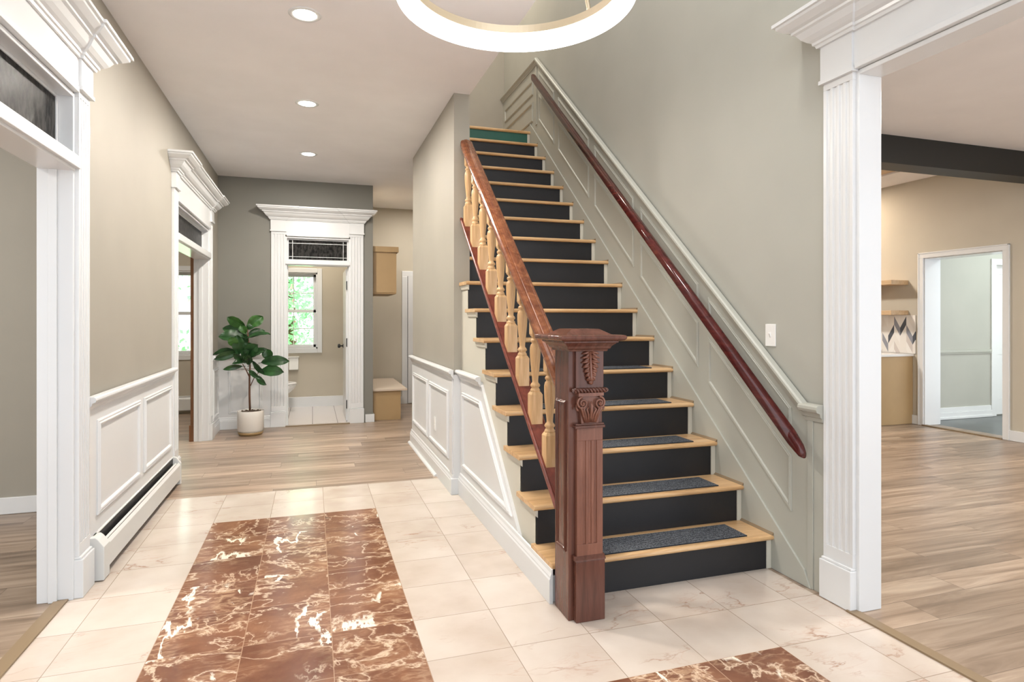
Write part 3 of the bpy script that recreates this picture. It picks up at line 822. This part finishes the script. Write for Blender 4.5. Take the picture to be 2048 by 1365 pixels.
# ionic capital: body, abacus, two volutes, small leaves
m = MB()
m.box(fx0+.002, fx1-.002, NY0-.034, NY0, .968, .982)
capf = [(.0, .85), (.040, .85), (.046, .90), (.056, .945), (.056, .966), (-.056, .966), (-.056, .945), (-.046, .90), (-.040, .85)]
m.prism([(cx+a, b) for a, b in capf], 'Y', NY0-.020, NY0)
for sg in (-1, 1):
    pts = []; rr = []
    for k in range(46):
        t_ = k/45; a = PI*.5+sg*(-1)*t_*PI*3.6; rad = .026*(1-t_*.86)
        pts.append((cx+sg*.040+rad*math.cos(a), NY0-.030-.010*t_, .938+rad*math.sin(a))); rr.append(.0052*(1-.35*t_))
    m.tube(pts, rr, 8)
    m.lathe([(.0, 0), (.006, .001), (.007, .006), (.003, .012), (0, .013)], (cx+sg*.040, NY0-.034, .938), 10, ax=(0, -1, 0), cap=False)
    m.tube([(cx+sg*.058, NY0-.012, .93), (cx+sg*.064, NY0-.022, .915), (cx+sg*.058, NY0-.028, .905)], [.006, .005, .003], 7)
    for q, (dx, z0_) in enumerate(((.012, .86), (.026, .862), (.038, .868))):
        pts = [(cx+sg*dx*.6, NY0-.022, .855), (cx+sg*dx, NY0-.030, z0_+.03), (cx+sg*(dx+.010), NY0-.036, z0_+.052), (cx+sg*(dx+.002), NY0-.034, z0_+.060)]
        m.tube(pts, [.006, .0055, .0045, .003], 7)
m.tube([(cx, NY0-.022, .856), (cx, NY0-.034, .90), (cx, NY0-.038, .925), (cx, NY0-.030, .945)], [.005, .007, .006, .003], 8)
m.build('ionic_capital', M['mahog_light'], nw)
# hanging acanthus carving
m = MB()
def lobe(p0, p1, w0, dep=.010):
    p0 = Vector(p0); p1 = Vector(p1); mid = (p0+p1)/2+Vector((0, -dep, 0))
    m.tube([p0, p0.lerp(mid, .6), mid, p1.lerp(mid, .4), p1], [w0*.4, w0*.85, w0, w0*.7, w0*.2], 8)
yy = NY0-.022
m.tube([(cx, yy, 1.162), (cx, yy-.006, 1.10), (cx, yy-.010, 1.05), (cx, yy-.012, 1.034)], [.006, .006, .008, .010], 8)
for k, z in enumerate((1.160, 1.142, 1.122, 1.102, 1.082, 1.064)):
    L_ = (.040, .044, .043, .038, .031, .024)[k]
    for sg in (-1, 1):
        lobe((cx+sg*.003, yy, z), (cx+sg*L_, yy-.003, z-.012), .0058, .012)
        lobe((cx+sg*.004, yy, z-.004), (cx+sg*L_*.80, yy-.002, z-.030), .0062, .014)
for sg in (-1, 1): lobe((cx+sg*.004, yy, 1.056), (cx+sg*.013, yy, 1.030), .0075)
m.lathe([(.0, 0), (.010, .002), (.012, .008), (.007, .014), (0, .016)], (cx, yy, 1.028), 12, ax=(0, -1, 0), cap=False)
m.build('acanthus_carving', M['mahog_light'], nw)
# cap
CX0, CX1, CY0, CY1 = .985, 1.268, 2.372, 2.648
def ringpath(d): return [(NX0-d, NY0-.02-d), (NX0-d, NY1+d), (NX1+d, NY1+d), (NX1+d, NY0-.02-d)]
m = MB()
m.sweep(ringpath(0), [(-.02, 1.160), (.010, 1.160), (.012, 1.168), (.020, 1.172), (.024, 1.182), (.040, 1.196), (.046, 1.198), (.046, 1.204), (.064, 1.208), (.070, 1.212), (.073, 1.220), (.070, 1.228), (.062, 1.231), (-.02, 1.231)], closed=True, out=-1)
x0, x1, ya, yb = NX0-.03, NX1+.03, NY0-.045, NY1+.03
m.box(NX0-.06, NX1+.06, NY0-.078, NY1+.058, 1.222, 1.2305)
m.add([(x0, ya, 1.230), (x1, ya, 1.230), (x1, yb, 1.230), (x0, yb, 1.230), (x0+.045, ya+.045, 1.256), (x1-.045, ya+.045, 1.256), (x1-.045, yb-.045, 1.256), (x0+.045, yb-.045, 1.256)],
      [(0, 1, 5, 4), (1, 2, 6, 5), (2, 3, 7, 6), (3, 0, 4, 7), (4, 5, 6, 7), (3, 2, 1, 0)])
m.build('cap', M['mahog'], nw, bevel=.0012)

# ------------------------------------------------------------------ balustrade
XB = 1.095
bl = root('stair_balustrade', (XB, 3.4, 0)); tag(bl, 'stair railing with red mahogany handrail and turned pine balusters', 'railing')
def slope_sweep(prof, xc, ya, yb, off):
    """prof (dx, dn) : dn measured vertically"""
    mb = MB(); vs = []; n = len(prof)
    for y in (ya, yb):
        for dx, dz in prof: vs.append((xc+dx, y, nos(y)+off+dz))
    fs = [tuple(range(n)), tuple(range(2*n-1, n-1, -1))]+[(i, n+i, n+(i+1) % n, (i+1) % n) for i in range(n)]
    mb.add(vs, fs); return mb
HR = [(-.030, -.075), (-.034, -.060), (-.044, -.050), (-.047, -.035), (-.046, -.020), (-.040, -.008), (-.026, -.002), (-.022, -.005), (-.018, 0), (0, .003), (.018, 0), (.022, -.005), (.026, -.002), (.040, -.008), (.046, -.020), (.047, -.035), (.044, -.050), (.034, -.060), (.030, -.075)]
HO = .872
m = slope_sweep([(a, b*1.25) for a, b in HR], XB, 2.587, YE-.002, HO); m.build('handrail', M['mahog_rail'], bl, bevel=.0015)
SO = .290
m = slope_sweep([(-.050, -.024), (-.050, -.010), (-.046, -.003), (-.040, 0), (-.034, -.006), (.034, -.006), (.040, 0), (.050, -.010), (.050, -.024)], XB, 2.587, YE-.002, SO); m.build('shoe_rail', M['shoe'], bl, bevel=.001)
# one baluster, base at local origin, total height H to the handrail
def baluster_mesh():
    mb = MB(); s = .030
    def oct_(r, ch):
        return [(-r+ch, -r), (r-ch, -r), (r, -r+ch), (r, r-ch), (r-ch, r), (-r+ch, r), (-r, r-ch), (-r, -r+ch)]
    H = .47
    # bottom block, foot cut to the slope of the shoe rail
    z1 = .115
    foot = [(-s, -s), (s, -s), (s, s), (-s, s)]
    vs = [(x, y, y*slope-.004) for x, y in foot]+[(x, y, z1) for x, y in foot]+[(x*.72, y*.72, z1+.014) for x, y in foot]
    mb.add(vs, [(3, 2, 1, 0)]+[(i, (i+1) % 4, 4+(i+1) % 4, 4+i) for i in range(4)]+[(4+i, 4+(i+1) % 4, 8+(i+1) % 4, 8+i) for i in range(4)]+[(8, 9, 10, 11)])
    prof = [(.018, z1+.008), (.021, z1+.014), (.0225, z1+.020), (.019, z1+.027), (.0155, z1+.032), (.021, z1+.038), (.0225, z1+.044), (.019, z1+.051), (.0135, z1+.058), (.0135, z1+.068),
            (.0155, z1+.09), (.019, z1+.125), (.0225, z1+.165), (.0240, z1+.20), (.0235, z1+.225), (.020, z1+.240), (.0145, z1+.247), (.0185, z1+.253), (.0205, z1+.259), (.0175, z1+.266), (.0125, z1+.270), (.0165, z1+.276), (.0165, z1+.281), (.0125, z1+.286), (.013, z1+.30)]
    mb.lathe([(a*1.16, b) for a, b in prof], (0, 0, 0), 18)
    t0 = z1+.292
    vs = [(x*.62, y*.62, t0-.012) for x, y in foot]+[(x*.8, y*.8, t0) for x, y in foot]+[(x*.8, y*.8, H+y*.8*slope+.006) for x, y in foot]
    mb.add(vs, [(3, 2, 1, 0)]+[(i, (i+1) % 4, 4+(i+1) % 4, 4+i) for i in range(4)]+[(4+i, 4+(i+1) % 4, 8+(i+1) % 4, 8+i) for i in range(4)]+[(8, 9, 10, 11)])
    return mb
bys = [2.775+.2045*k for k in range(9)]
b0 = None
for y in bys:
    zb_ = nos(y)+SO-.004
    if b0 is None:
        b0 = baluster_mesh().build('baluster', M['pine'], bl, local=True); o = b0
    else:
        o = b0.copy(); col.objects.link(o); o.parent = bl
    o.location = (0, y-3.4, zb_)
    L_ = (HO-.092)-SO
    # shear-free: scaled only in height to reach the underside of the rail
    o.scale = (1, 1, (L_+.012)/.47)

# ------------------------------------------------------------------ wall handrail
XH = 2.205
wr = root('wall_handrail', (XH, 4.2, 0)); tag(wr, 'dark cherry handrail fixed to the panelled wall beside the stair', 'handrail')
pr = []
for k in range(16):
    a = 2*PI*k/16; ca, sa = math.cos(a), math.sin(a); pr.append((.028*math.copysign(abs(ca)**.7, ca), .040*math.copysign(abs(sa)**.7, sa)))
def wseg(ya, yb, off=.715):
    return slope_sweep(pr, XH, ya, yb, off)
m = wseg(2.40, 6.05)
# tapered lower end
vs = []
for y, s_ in ((2.40, 1.0), (2.345, .78), (2.325, .45)):
    for dx, dz in pr: vs.append((XH+dx*s_, y, nos(y)+.715+dz*s_))
n = 16
m.add(vs, [(i+j*n, i+(j+1)*n, (i+1) % n+(j+1)*n, (i+1) % n+j*n) for j in range(2) for i in range(n)]+[tuple(2*n+i for i in range(n))])
m.build('rail', M['rail_dark'], wr, smooth=True)
for y in (2.62, 4.05, 5.6):
    z = nos(y)+.715
    m = MB(); m.tube([(XH, y, z-.035), (XH+.01, y, z-.062), (XH+.04, y, z-.075), (XF-.003, y, z-.075)], .006, 8); m.lathe([(.022, 0), (.022, .005), (.012, .008)], (XF, y, z-.075), 14, ax=(-1, 0, 0))
    b_ = m.build('bracket', M['black'], wr); b_['label'] = 'black wall bracket'

# ------------------------------------------------------------------ switch
rt = root('light_switch', (XR-.003, 2.66, 1.21)); tag(rt, 'white light switch on the wall above the stair handrail', 'light switch')
m = MB(); m.box(XR-.007, XR, 2.617, 2.690, 1.155, 1.272); m.build('plate', M['switch'], rt, bevel=.002)
m = MB(); m.prism([(XR-.007, 1.200), (XR-.016, 1.222), (XR-.013, 1.228), (XR-.007, 1.226)], 'Y', 2.648, 2.658); m.build('toggle', M['switch'], rt)

# ------------------------------------------------------------------ baseboard heater
rt = root('baseboard_heater', (XL+.04, 4.4, 0)); tag(rt, 'white metal baseboard heater under the left wainscot', 'heater')
x0 = XL+.010; xf = XL+.072; ya, yb = 3.555, 5.395
m = MB(); m.prism([(x0, .015), (x0+.006, .015), (x0+.004, .212), (x0+.012, .214), (x0+.012, .218), (x0, .218)], 'Y', ya, yb); m.build('back_panel', M['enamel'], rt)
m = MB(); m.prism([(xf-.004, .045), (xf, .045), (xf, .158), (xf-.012, .176), (xf-.015, .174), (xf-.004, .156)], 'Y', ya, yb); m.build('front_cover', M['enamel'], rt)
m = MB(); 
for k in range(90): 
    y = ya+.04+k*(yb-ya-.08)/89; m.box(x0+.012, xf-.012, y, y+.002, .075, .158)
m.box(x0+.0062, x0+.010, ya+.04, yb-.03, .03, .205); m.tube([(x0+.03, ya, .11), (x0+.03, yb, .11)], .011, 10); m.build('heating_fins', M['fin'], rt)  # dark plate behind the fins stands in for shade in the slot
m = MB(); m.prism([(xf-.036, .170), (xf-.024, .166), (xf-.024, .168), (xf-.036, .173)], 'Y', ya+.05, yb); m.build('damper', M['enamel'], rt)
for a, b in ((ya-.045, ya+.045), (yb-.03, yb)):
    m = MB(); m.prism([(x0, .005), (xf+.003, .005), (xf+.003, .170), (xf-.022, .205), (xf-.035, .218), (x0, .218)], 'Y', a, b); m.build('end_cap', M['enamel'], rt, bevel=.003)

rt = root('baseboard_heater', (-2.2, 9.36, 0)); tag(rt, 'white baseboard heater under the window of the far left room', 'heater')
m = MB(); m.prism([(9.395, .03), (9.335, .05), (9.335, .20), (9.350, .222), (9.360, .222), (9.345, .198), (9.345, .06), (9.385, .06), (9.385, .235), (9.395, .24)], 'X', -3.0, -1.35); m.build('cover', M['enamel'], rt)
m = MB(); m.box(-2.98, -1.37, 9.350, 9.380, .07, .16); m.build('heating_fins', M['fin'], rt)
m = MB(); m.box(-1.36, -1.31, 9.332, 9.397, .01, .242); m.build('end_cap', M['enamel'], rt, bevel=.003)

# ------------------------------------------------------------------ ring pendant
RC = Vector((.79, 2.375, 2.60)); RO = .487; RT = .050
rt = root('ring_pendant', (RC.x, RC.y, RC.z)); tag(rt, 'large glowing LED ring pendant hanging over the foyer', 'pendant light')
def ringsec(prof, seg=96):
    mb = MB(); vs = []; n = len(prof)
    for k in range(seg):
        a = 2*PI*k/seg
        for r, h in prof: vs.append((RC.x+r*math.cos(a), RC.y+r*math.sin(a), RC.z+h))
    fs = []
    for k in range(seg):
        j = (k+1) % seg
        for i in range(n): fs.append((k*n+i, j*n+i, j*n+(i+1) % n, k*n+(i+1) % n))
    mb.add(vs, fs, 0, False); return mb
m = ringsec([(RO, 0), (RO-RT, 0), (RO-RT, .066), (RO-RT+.004, .066), (RO-RT+.004, .070), (RO, .070)]); d_ = m.build('diffuser', M['glow'], rt, smooth=False); d_['label'] = 'glowing white diffuser'
m = ringsec([(RO+.002, .070), (RO-RT-.003, .070), (RO-RT-.003, .106), (RO+.002, .106)]); m.build('ring_frame', M['champagne'], rt)
for k in range(3):
    a = R(25+120*k); p = Vector((RC.x+(RO-.03)*math.cos(a), RC.y+(RO-.03)*math.sin(a), RC.z+.10))
    q = Vector((RC.x, RC.y, RC.z+1.6))
    m = MB(); m.tube([p, p+Vector((0, 0, .03)), p.lerp(q, .5)+Vector((0, 0, .03)), q], .011, 4); m.build('suspension_rod', M['champagne'], rt)
m = MB(); m.tube([(RC.x, RC.y, RC.z+1.58), (RC.x, RC.y, ZU-.03)], .008, 8); m.build('stem', M['champagne'], rt)
m = MB(); m.lathe([(.07, -.03), (.07, -.001)], (RC.x, RC.y, ZU), 24); m.build('canopy', M['champagne'], rt)

# ------------------------------------------------------------------ recessed downlights
dl0 = None
for i, (y, lab) in enumerate(((3.57, 'recessed ceiling light nearest the front of the hall'), (5.04, 'recessed ceiling light in the middle of the hall row'), (6.58, 'recessed ceiling light farthest down the hall'))):
    if dl0 is None:
        dl0 = root('downlight', (-.04, y, ZC))
        m = MB(); m.lathe([(.062, .004), (.064, -.004), (.082, -.004), (.088, .0), (.088, .004)], (-.04, y, ZC-.001), 32, cap=False); m.build('trim_ring', M['trim'], dl0)
        m = MB(); m.lathe([(.0, -.001), (.064, -.001), (.064, .003)], (-.04, y, ZC-.002), 32, cap=False); m.build('lens', M['glow2'], dl0)
        o = dl0
    else:
        o = copy_tree(dl0); o.location = (-.04, y, ZC)
    tag(o, lab, 'ceiling light', 'recessed lights in the hall ceiling')
    a_ = area('downlight_lamp', (-.04, y, ZC-.012), .12, 36, (1, .93, .84))

# ------------------------------------------------------------------ windows
def window(name, label, x0, x1, y, z0, z1, muntins, wall_t, rt_y):
    """window in a wall facing -Y; room face at y"""
    rt = root(name, ((x0+x1)/2, y, z0)); struct(rt, label, 'window')
    c = .065
    m = MB(); m.box(x0-c, x0, y-.018, y, z0-c, z1+c).box(x1, x1+c, y-.018, y, z0-c, z1+c).box(x0, x1, y-.018, y, z1, z1+c).box(x0, x1, y-.018, y, z0-c, z0)
    m.build('window_casing', M['trim'], rt, bevel=.003)
    zm = (z0+z1)/2-.02; s_ = .038
    m = MB(); yy = y+.06
    m.box(x0, x0+.02, y, y+wall_t, z0, z1).box(x1-.02, x1, y, y+wall_t, z0, z1).box(x0, x1, y, y+wall_t, z0, z0+.02).box(x0, x1, y, y+wall_t, z1-.02, z1)
    m.build('window_jamb', M['trim'], rt)
    for (a, b, dy, nm) in ((zm, z1-.02, .03, 'upper_sash'), (z0+.02, zm+.03, 0, 'lower_sash')):
        m = MB(); q = yy+dy
        m.box(x0+.02, x0+.02+s_, q, q+.028, a, b).box(x1-.02-s_, x1-.02, q, q+.028, a, b).box(x0+.02, x1-.02, q, q+.028, a, a+s_).box(x0+.02, x1-.02, q, q+.028, b-s_, b)
        xm = (x0+x1)/2
        if muntins:
            m.box(xm-.006, xm+.006, q+.008, q+.02, a, b); zz = (a+b)/2; m.box(x0+.03, x1-.03, q+.008, q+.02, zz-.006, zz+.006)
        sh = m.build(nm, M['trim'], rt, bevel=.002)
        g = MB(); g.box(x0+.04, x1-.04, q+.012, q+.016, a+.02, b-.02)
        go = g.build('pane', M['glass'], sh, local=False) if False else None
        g2 = bpy.data.meshes.new('pane'); g2.from_pydata([tuple(PM[rt.name].inverted() @ p) for p in g.v], [], g.f); g2.materials.append(M['glass'])
        po = bpy.data.objects.new('pane', g2); col.objects.link(po); po.parent = sh
    return rt
window('window_1', 'bathroom window with white frame and trees outside', -.60, .070, 9.55, .86, 1.98, True, .15, 0)
window('window_2', 'window in the far left room seen through the doorway', -2.50, -1.46, 9.40, .80, 1.96, False, .14, 0)

# ------------------------------------------------------------------ bathroom things
rt = root('toilet', (-.62, 9.12, 0)); tag(rt, 'white toilet bowl just showing inside the bathroom door', 'toilet')
m = MB()
def loft(mb, secs, seg=28):
    vs = []
    for cxx, cyy, rx, ry, z in secs:
        for k in range(seg):
            a = 2*PI*k/seg; vs.append((cxx+rx*math.cos(a), cyy+ry*math.sin(a), z))
    fs = [(i*seg+k, i*seg+(k+1) % seg, (i+1)*seg+(k+1) % seg, (i+1)*seg+k) for i in range(len(secs)-1) for k in range(seg)]
    mb.add(vs, fs, 0, True)
    b = len(mb.v)-len(secs)*seg
    mb.f.append([b+k for k in range(seg-1, -1, -1)]); mb.mi.append(0); mb.sm.append(False)
    mb.f.append([b+(len(secs)-1)*seg+k for k in range(seg)]); mb.mi.append(0); mb.sm.append(False)
loft(m, [(-.58, 9.12, .18, .11, .0), (-.58, 9.12, .17, .10, .05), (-.56, 9.12, .15, .09, .16), (-.51, 9.12, .19, .13, .25), (-.47, 9.12, .235, .175, .33), (-.46, 9.12, .245, .185, .375), (-.46, 9.12, .24, .18, .385)])
m.build('bowl', M['porcelain'], rt)
m = MB(); loft(m, [(-.46, 9.12, .245, .187, .386), (-.46, 9.12, .252, .192, .392), (-.46, 9.12, .25, .19, .405), (-.46, 9.12, .235, .178, .412)]); m.build('seat', M['porcelain'], rt)
m = MB(); m.box(-.94, -.74, 8.92, 9.32, .36, .74).box(-.95, -.73, 8.91, 9.33, .74, .77); m.box(-.78, -.62, 9.02, 9.22, .25, .385); m.build('tank', M['porcelain'], rt, bevel=.012)
rt = root('paper_holder', (-.30, 9.5, .75)); tag(rt, 'white covered paper holder on the bathroom wall beneath the window', 'paper holder')
m = MB(); m.box(-.325, -.195, 9.46, 9.548, .555, .735); m.build('body', M['switch'], rt, bevel=.006)
m = MB(); m.box(-.335, -.185, 9.44, 9.548, .735, .750); m.build('lid', M['switch'], rt, bevel=.003)

# ------------------------------------------------------------------ bench and cabinet in the nook
rt = root('hall_bench', (.95, 8.5, 0)); tag(rt, 'tan mudroom bench with overhanging seat beyond the hall corner', 'bench')
m = MB(); m.box(.728, 1.085, 7.99, 9.42, 0, .375); m.build('bench_box', M['kraft'], rt, bevel=.002)
m = MB(); m.box(.728, 1.165, 7.955, 9.425, .375, .40); m.build('seat', paint('pale_bench_top', (.62, .52, .42), .4, .05), rt, bevel=.003)
rt = root('wall_cabinet', (.9, 8.0, 1.6)); tag(rt, 'tan upper cabinet hung high in the rear nook over the bench', 'cabinet')
m = MB(); m.box(.728, 1.030, 7.99, 8.9, 1.635, 2.155); m.build('body', M['kraft'], rt, bevel=.002)
m = MB(); m.box(.728, 1.055, 7.965, 8.92, 2.155, 2.225); m.build('top_moulding', M['kraft'], rt, bevel=.002)
m = MB(); m.box(.728, 1.028, 8.0, 8.9, 1.620, 1.635); m.build('light_rail', M['kraft'], rt)

# ------------------------------------------------------------------ right room things
rt = root('base_cabinet', (6.8, 6.5, 0)); tag(rt, 'tan base cabinet against the beige wall of the right room', 'cabinet')
m = MB(); m.prism([(6.50, .09), (6.57, .09), (6.57, 0), (XQ, 0), (XQ, .835), (6.50, .835)], 'Y', 5.70, 8.4); m.v = [Vector((min(p.x, XQ-.002), p.y, p.z)) for p in m.v]; m.build('body', M['kraft'], rt, bevel=.002)
for k in range(4):
    m = MB(); m.box(6.48, 6.499, 5.72+k*.66, 6.36+k*.66, .11, .82); m.build('door', M['kraft'], rt, bevel=.002)
o = MB().box(6.47, XQ-.001, 5.685, 8.42, .836, .866).build('countertop', mat('white_stone_counter', (.78, .76, .73), .2), bevel=.003)
tag(o, 'white stone countertop lying on the tan base cabinet', 'countertop')
o = MB().box(XQ-.012, XQ-.001, 5.66, 8.4, .868, 1.345).build('backsplash', M['splash']); tag(o, 'chevron marble tile backsplash above the countertop', 'backsplash')
for z, lab in ((1.348, 'lower oak floating shelf just above the chevron backsplash'), (1.725, 'upper oak floating shelf on the beige wall')):
    o = MB().box(6.80, XQ-.001, 5.76, 8.0, z, z+.055).build('floating_shelf', M['shelfwood'], bevel=.002); tag(o, lab, 'shelf', 'floating shelves over the counter')
o = MB().box(XRB+.001, XQ-.001, 4.05, 4.27, 2.655, 2.899).build('ceiling_beam', M['beam'], bevel=.004)
tag(o, 'black ceiling beam crossing the right room', 'beam')

# ------------------------------------------------------------------ potted fiddle leaf fig
PX_, PY_ = -.66, 7.46
rt = root('potted_plant', (PX_, PY_, 0)); tag(rt, 'fiddle leaf fig in a white pot in the hall corner', 'potted plant')
m = MB(); m.lathe([(.112, .030), (.128, .034), (.137, .06), (.139, .20), (.139, .268), (.136, .272), (.128, .270), (.126, .24), (.0, .238)], (PX_, PY_, 0), 36, cap=False); m.build('pot', M['pot'], rt)
m = MB(); m.lathe([(.0, 0), (.116, 0), (.128, .012), (.134, .036), (.11, .040)], (PX_, PY_, 0), 36, cap=False); pb = m.build('pot_base', M['potbase'], rt); pb['label'] = 'tan wood base'
m = MB(); vs = []; 
for i in range(7):
    for k in range(24):
        a = 2*PI*k/24; r = .126*i/6; vs.append((PX_+r*math.cos(a), PY_+r*math.sin(a), .245+random.uniform(-.008, .016)+.02*(1-i/6)))
m.add(vs, [(i*24+k, i*24+(k+1) % 24, (i+1)*24+(k+1) % 24, (i+1)*24+k) for i in range(6) for k in range(24)], 0, True)
for k in range(60):
    a = random.uniform(0, 2*PI); r = random.uniform(.02, .115); c = Vector((PX_+r*math.cos(a), PY_+r*math.sin(a), .262)); d = Vector((random.uniform(-1, 1), random.uniform(-1, 1), random.uniform(-.2, .3))).normalized()*.014
    m.tube([c-d, c, c+d], [.003, .006, .003], 5)
m.build('mulch', M['soil'], rt)
def W(px, py, dy=0):
    """photo position of a plant point turned into the plant's own plane (depth PY_+dy)"""
    f_ = 1227.; yaw = math.atan(399/1227.); c_, s_ = math.cos(yaw), math.sin(yaw)
    a = (px-1024)/f_; b = (638-py)/f_; ry = -a*s_+c_; t_ = (PY_+dy)/ry
    return Vector(((a*c_+s_)*t_, PY_+dy, 1.3+b*t_))
tr = [W(500, 826), W(499, 790), W(499, 758), W(500, 735), W(499, 700), W(496, 670), W(494, 650)]
m = MB(); m.tube(tr, [.012, .011, .010, .009, .007, .006, .004], 10); m.tube([W(499, 755), W(493, 742), W(485, 728, -.02)], [.007, .006, .004], 8); m.tube([W(501, 772), W(508, 757), W(518, 745, -.05)], [.005, .0045, .003], 8)
m.build('trunk', M['trunkm'], rt)
def leaf(p0, p1, w_, bend=.02, new=False, roll=0.0):
    p0 = Vector(p0); p1 = Vector(p1); d = p1-p0; L_ = d.length; d.normalize()
    view = Vector((-.30, -.95, .0)); side = d.cross(Vector((view.x, view.y, .35)).normalized()).normalized()
    side = Matrix.Rotation(roll, 3, d) @ side
    nrm = side.cross(d).normalized()
    if nrm.y > 0: nrm = -nrm
    nu, nv = 12, 6; vs = []
    for i in range(nu+1):
        t_ = i/nu
        wd = w_*(math.sin(PI*min(1, t_**.85))**.7)*(.72+.55*t_) if 0 < t_ < 1 else .002
        for j in range(-nv, nv+1):
            q = j/nv
            p = p0+d*L_*t_+side*wd*q+nrm*(-bend*4*(t_-.5)**2*1.0+bend + .10*w_*math.cos(q*PI)*-1 + .05*w_*math.sin(t_*22)*abs(q)) - Vector((0, 0, bend*1.6*t_*t_))
            vs.append(p)
    k = 2*nv+1
    mb = MB(); mb.add(vs, [(i*k+j, (i+1)*k+j, (i+1)*k+j+1, i*k+j+1) for i in range(nu) for j in range(2*nv)], 0, True)
    # midrib
    mb.tube([vs[i*k+nv]+nrm*.002 for i in range(nu+1)], [.0028-.0018*i/nu for i in range(nu+1)], 5)
    mb.tube([p0-d*.03, p0, p0+d*.02], .003, 5)
    o = mb.build('leaf', M['leaf_new'] if new else M['leaf'], rt, fix=False)
    return o
leaves = [((492, 655), (455, 628), 15, 1, 0, 0), ((495, 655), (526, 627), 15, 1, 0, 0), ((492, 668), (481, 645), 10, 1, -.02, 0), ((495, 660), (508, 645), 9, 0, 0, 0),
          ((492, 668), (445, 651), 14, 0, .05, 0), ((488, 676), (437, 668), 17, 0, -.05, 0), ((494, 676), (530, 656), 12, 0, .05, 0), ((494, 678), (541, 663), 14, 0, -.04, 0),
          ((470, 694), (461, 668), 12, 1, -.12, 0), ((478, 710), (474, 664), 15, 0, -.08, 0), ((492, 694), (484, 662), 14, 0, .05, 0), ((492, 716), (516, 683), 17, 0, -.12, 0), ((486, 708), (503, 680), 14, 0, -.06, 0),
          ((478, 705), (428, 712), 11, 0, -.05, 0), ((470, 702), (426, 704), 9, 0, .05, 0), ((484, 722), (500, 695), 13, 0, -.14, 0), ((492, 726), (470, 700), 13, 0, -.1, 0), ((500, 718), (534, 692), 13, 0, .03, 0),
          ((486, 726), (464, 722), 8, 0, -.1, 0), ((485, 733), (446, 733), 7, 0, -.05, 0), ((498, 722), (492, 702), 10, 0, -.16, 0), ((505, 722), (530, 742), 10, 0, -.1, 0), ((522, 726), (579, 717), 14, 0, -.10, 0),
          ((520, 745), (568, 739), 16, 0, -.14, 0), ((540, 722), (533, 692), 14, 0, .0, 0), ((498, 742), (520, 752), 7, 0, -.12, 0), ((512, 753), (533, 764), 9, 0, -.12, 0), ((497, 730), (502, 708), 9, 0, -.05, 0)]
for (a, b, w_, new, dy, roll) in leaves:
    s_ = 7.0/1227
    leaf(W(*a, dy*.4), W(*b, dy), w_*s_*.78, .022, bool(new), random.uniform(-.8, .8))

# ------------------------------------------------------------------ outdoors beyond the windows
o = MB(); quad(o, -14, 14, 9.8, 40, -.35, 0); o = o.build('ground', M['grass']); struct(o, 'sunlit grass outside the windows', 'ground')
def tree(name, cx_, cy_, h, r, n, label):
    rt = root(name, (cx_, cy_, -.35)); tag(rt, label, 'tree', 'trees outside the windows')
    m = MB(); m.tube([(cx_, cy_, -.35), (cx_+.1, cy_, h*.35), (cx_, cy_+.1, h*.8)], [.14, .10, .04], 8); m.build('trunk', M['trunkm'], rt)
    m = MB(); rnd = random.Random(int(cx_*100))
    cl = [(Vector((rnd.uniform(-1, 1)*r, rnd.uniform(-.6, .6)*r, rnd.uniform(.1, 1)*h)), rnd.uniform(.35, .75)) for _ in range(26)]
    for k in range(n):
        c, q = cl[k % len(cl)]
        p = Vector((cx_, cy_, -.1))+c+Vector((rnd.gauss(0, 1), rnd.gauss(0, 1), rnd.gauss(0, 1)))*q*.5
        a = Vector((rnd.gauss(0, 1), rnd.gauss(0, 1), rnd.gauss(0, .6))).normalized(); b = a.cross(Vector((rnd.gauss(0, 1), rnd.gauss(0, 1), rnd.gauss(0, 1)))).normalized()
        s_ = rnd.uniform(.05, .09)
        m.add([p-a*s_, p+b*s_*.5, p+a*s_, p-b*s_*.5], [(0, 1, 2, 3)])
    m.build('foliage', M['foliage'], rt, fix=False)
tree('tree', -.5, 13.6, 3.4, 1.3, 5200, 'leafy tree outside the bathroom window')
tree('tree', -4.0, 13.8, 3.4, 1.2, 5200, 'leafy tree outside the far left room window')

# ------------------------------------------------------------------ added fill lights, out of view and without fixtures
area('bath_fill', (-.1, 8.7, ZC-.03), .3, 22, (1, .90, .76))
area('corridor_fill', (1.5, 8.4, ZC-.03), .3, 26, (1, .93, .84))
area('left_room_fill', (-3.0, 3.0, ZC-.03), .5, 75, (1, .96, .9))  # unseen fill added to lift the left room
area('far_left_room_fill', (-2.6, 7.3, ZC-.03), .5, 50, (1, .92, .82))
area('right_room_fill', (4.6, 2.2, 2.88), .5, 80, (1, .93, .84))  # unseen fill added for the right room
area('right_room_warm_fill', (6.55, 6.6, 2.99), .2, 22, (1, .80, .60))
area('right_room_fill', (4.8, 6.8, 3.0), .5, 95, (1, .93, .84))
area('inner_room_fill', (8.8, 4.6, 2.88), .5, 30, (.85, 1, .97))
area('foyer_upper_fill', (.8, 2.4, ZU-.1), .8, 80, (1, .96, .92))  # unseen fill added high over the foyer
area('landing_fill', (1.5, 6.4, ZU-.1), .4, 30, (1, .88, .72))  # unseen fill added above the stair top
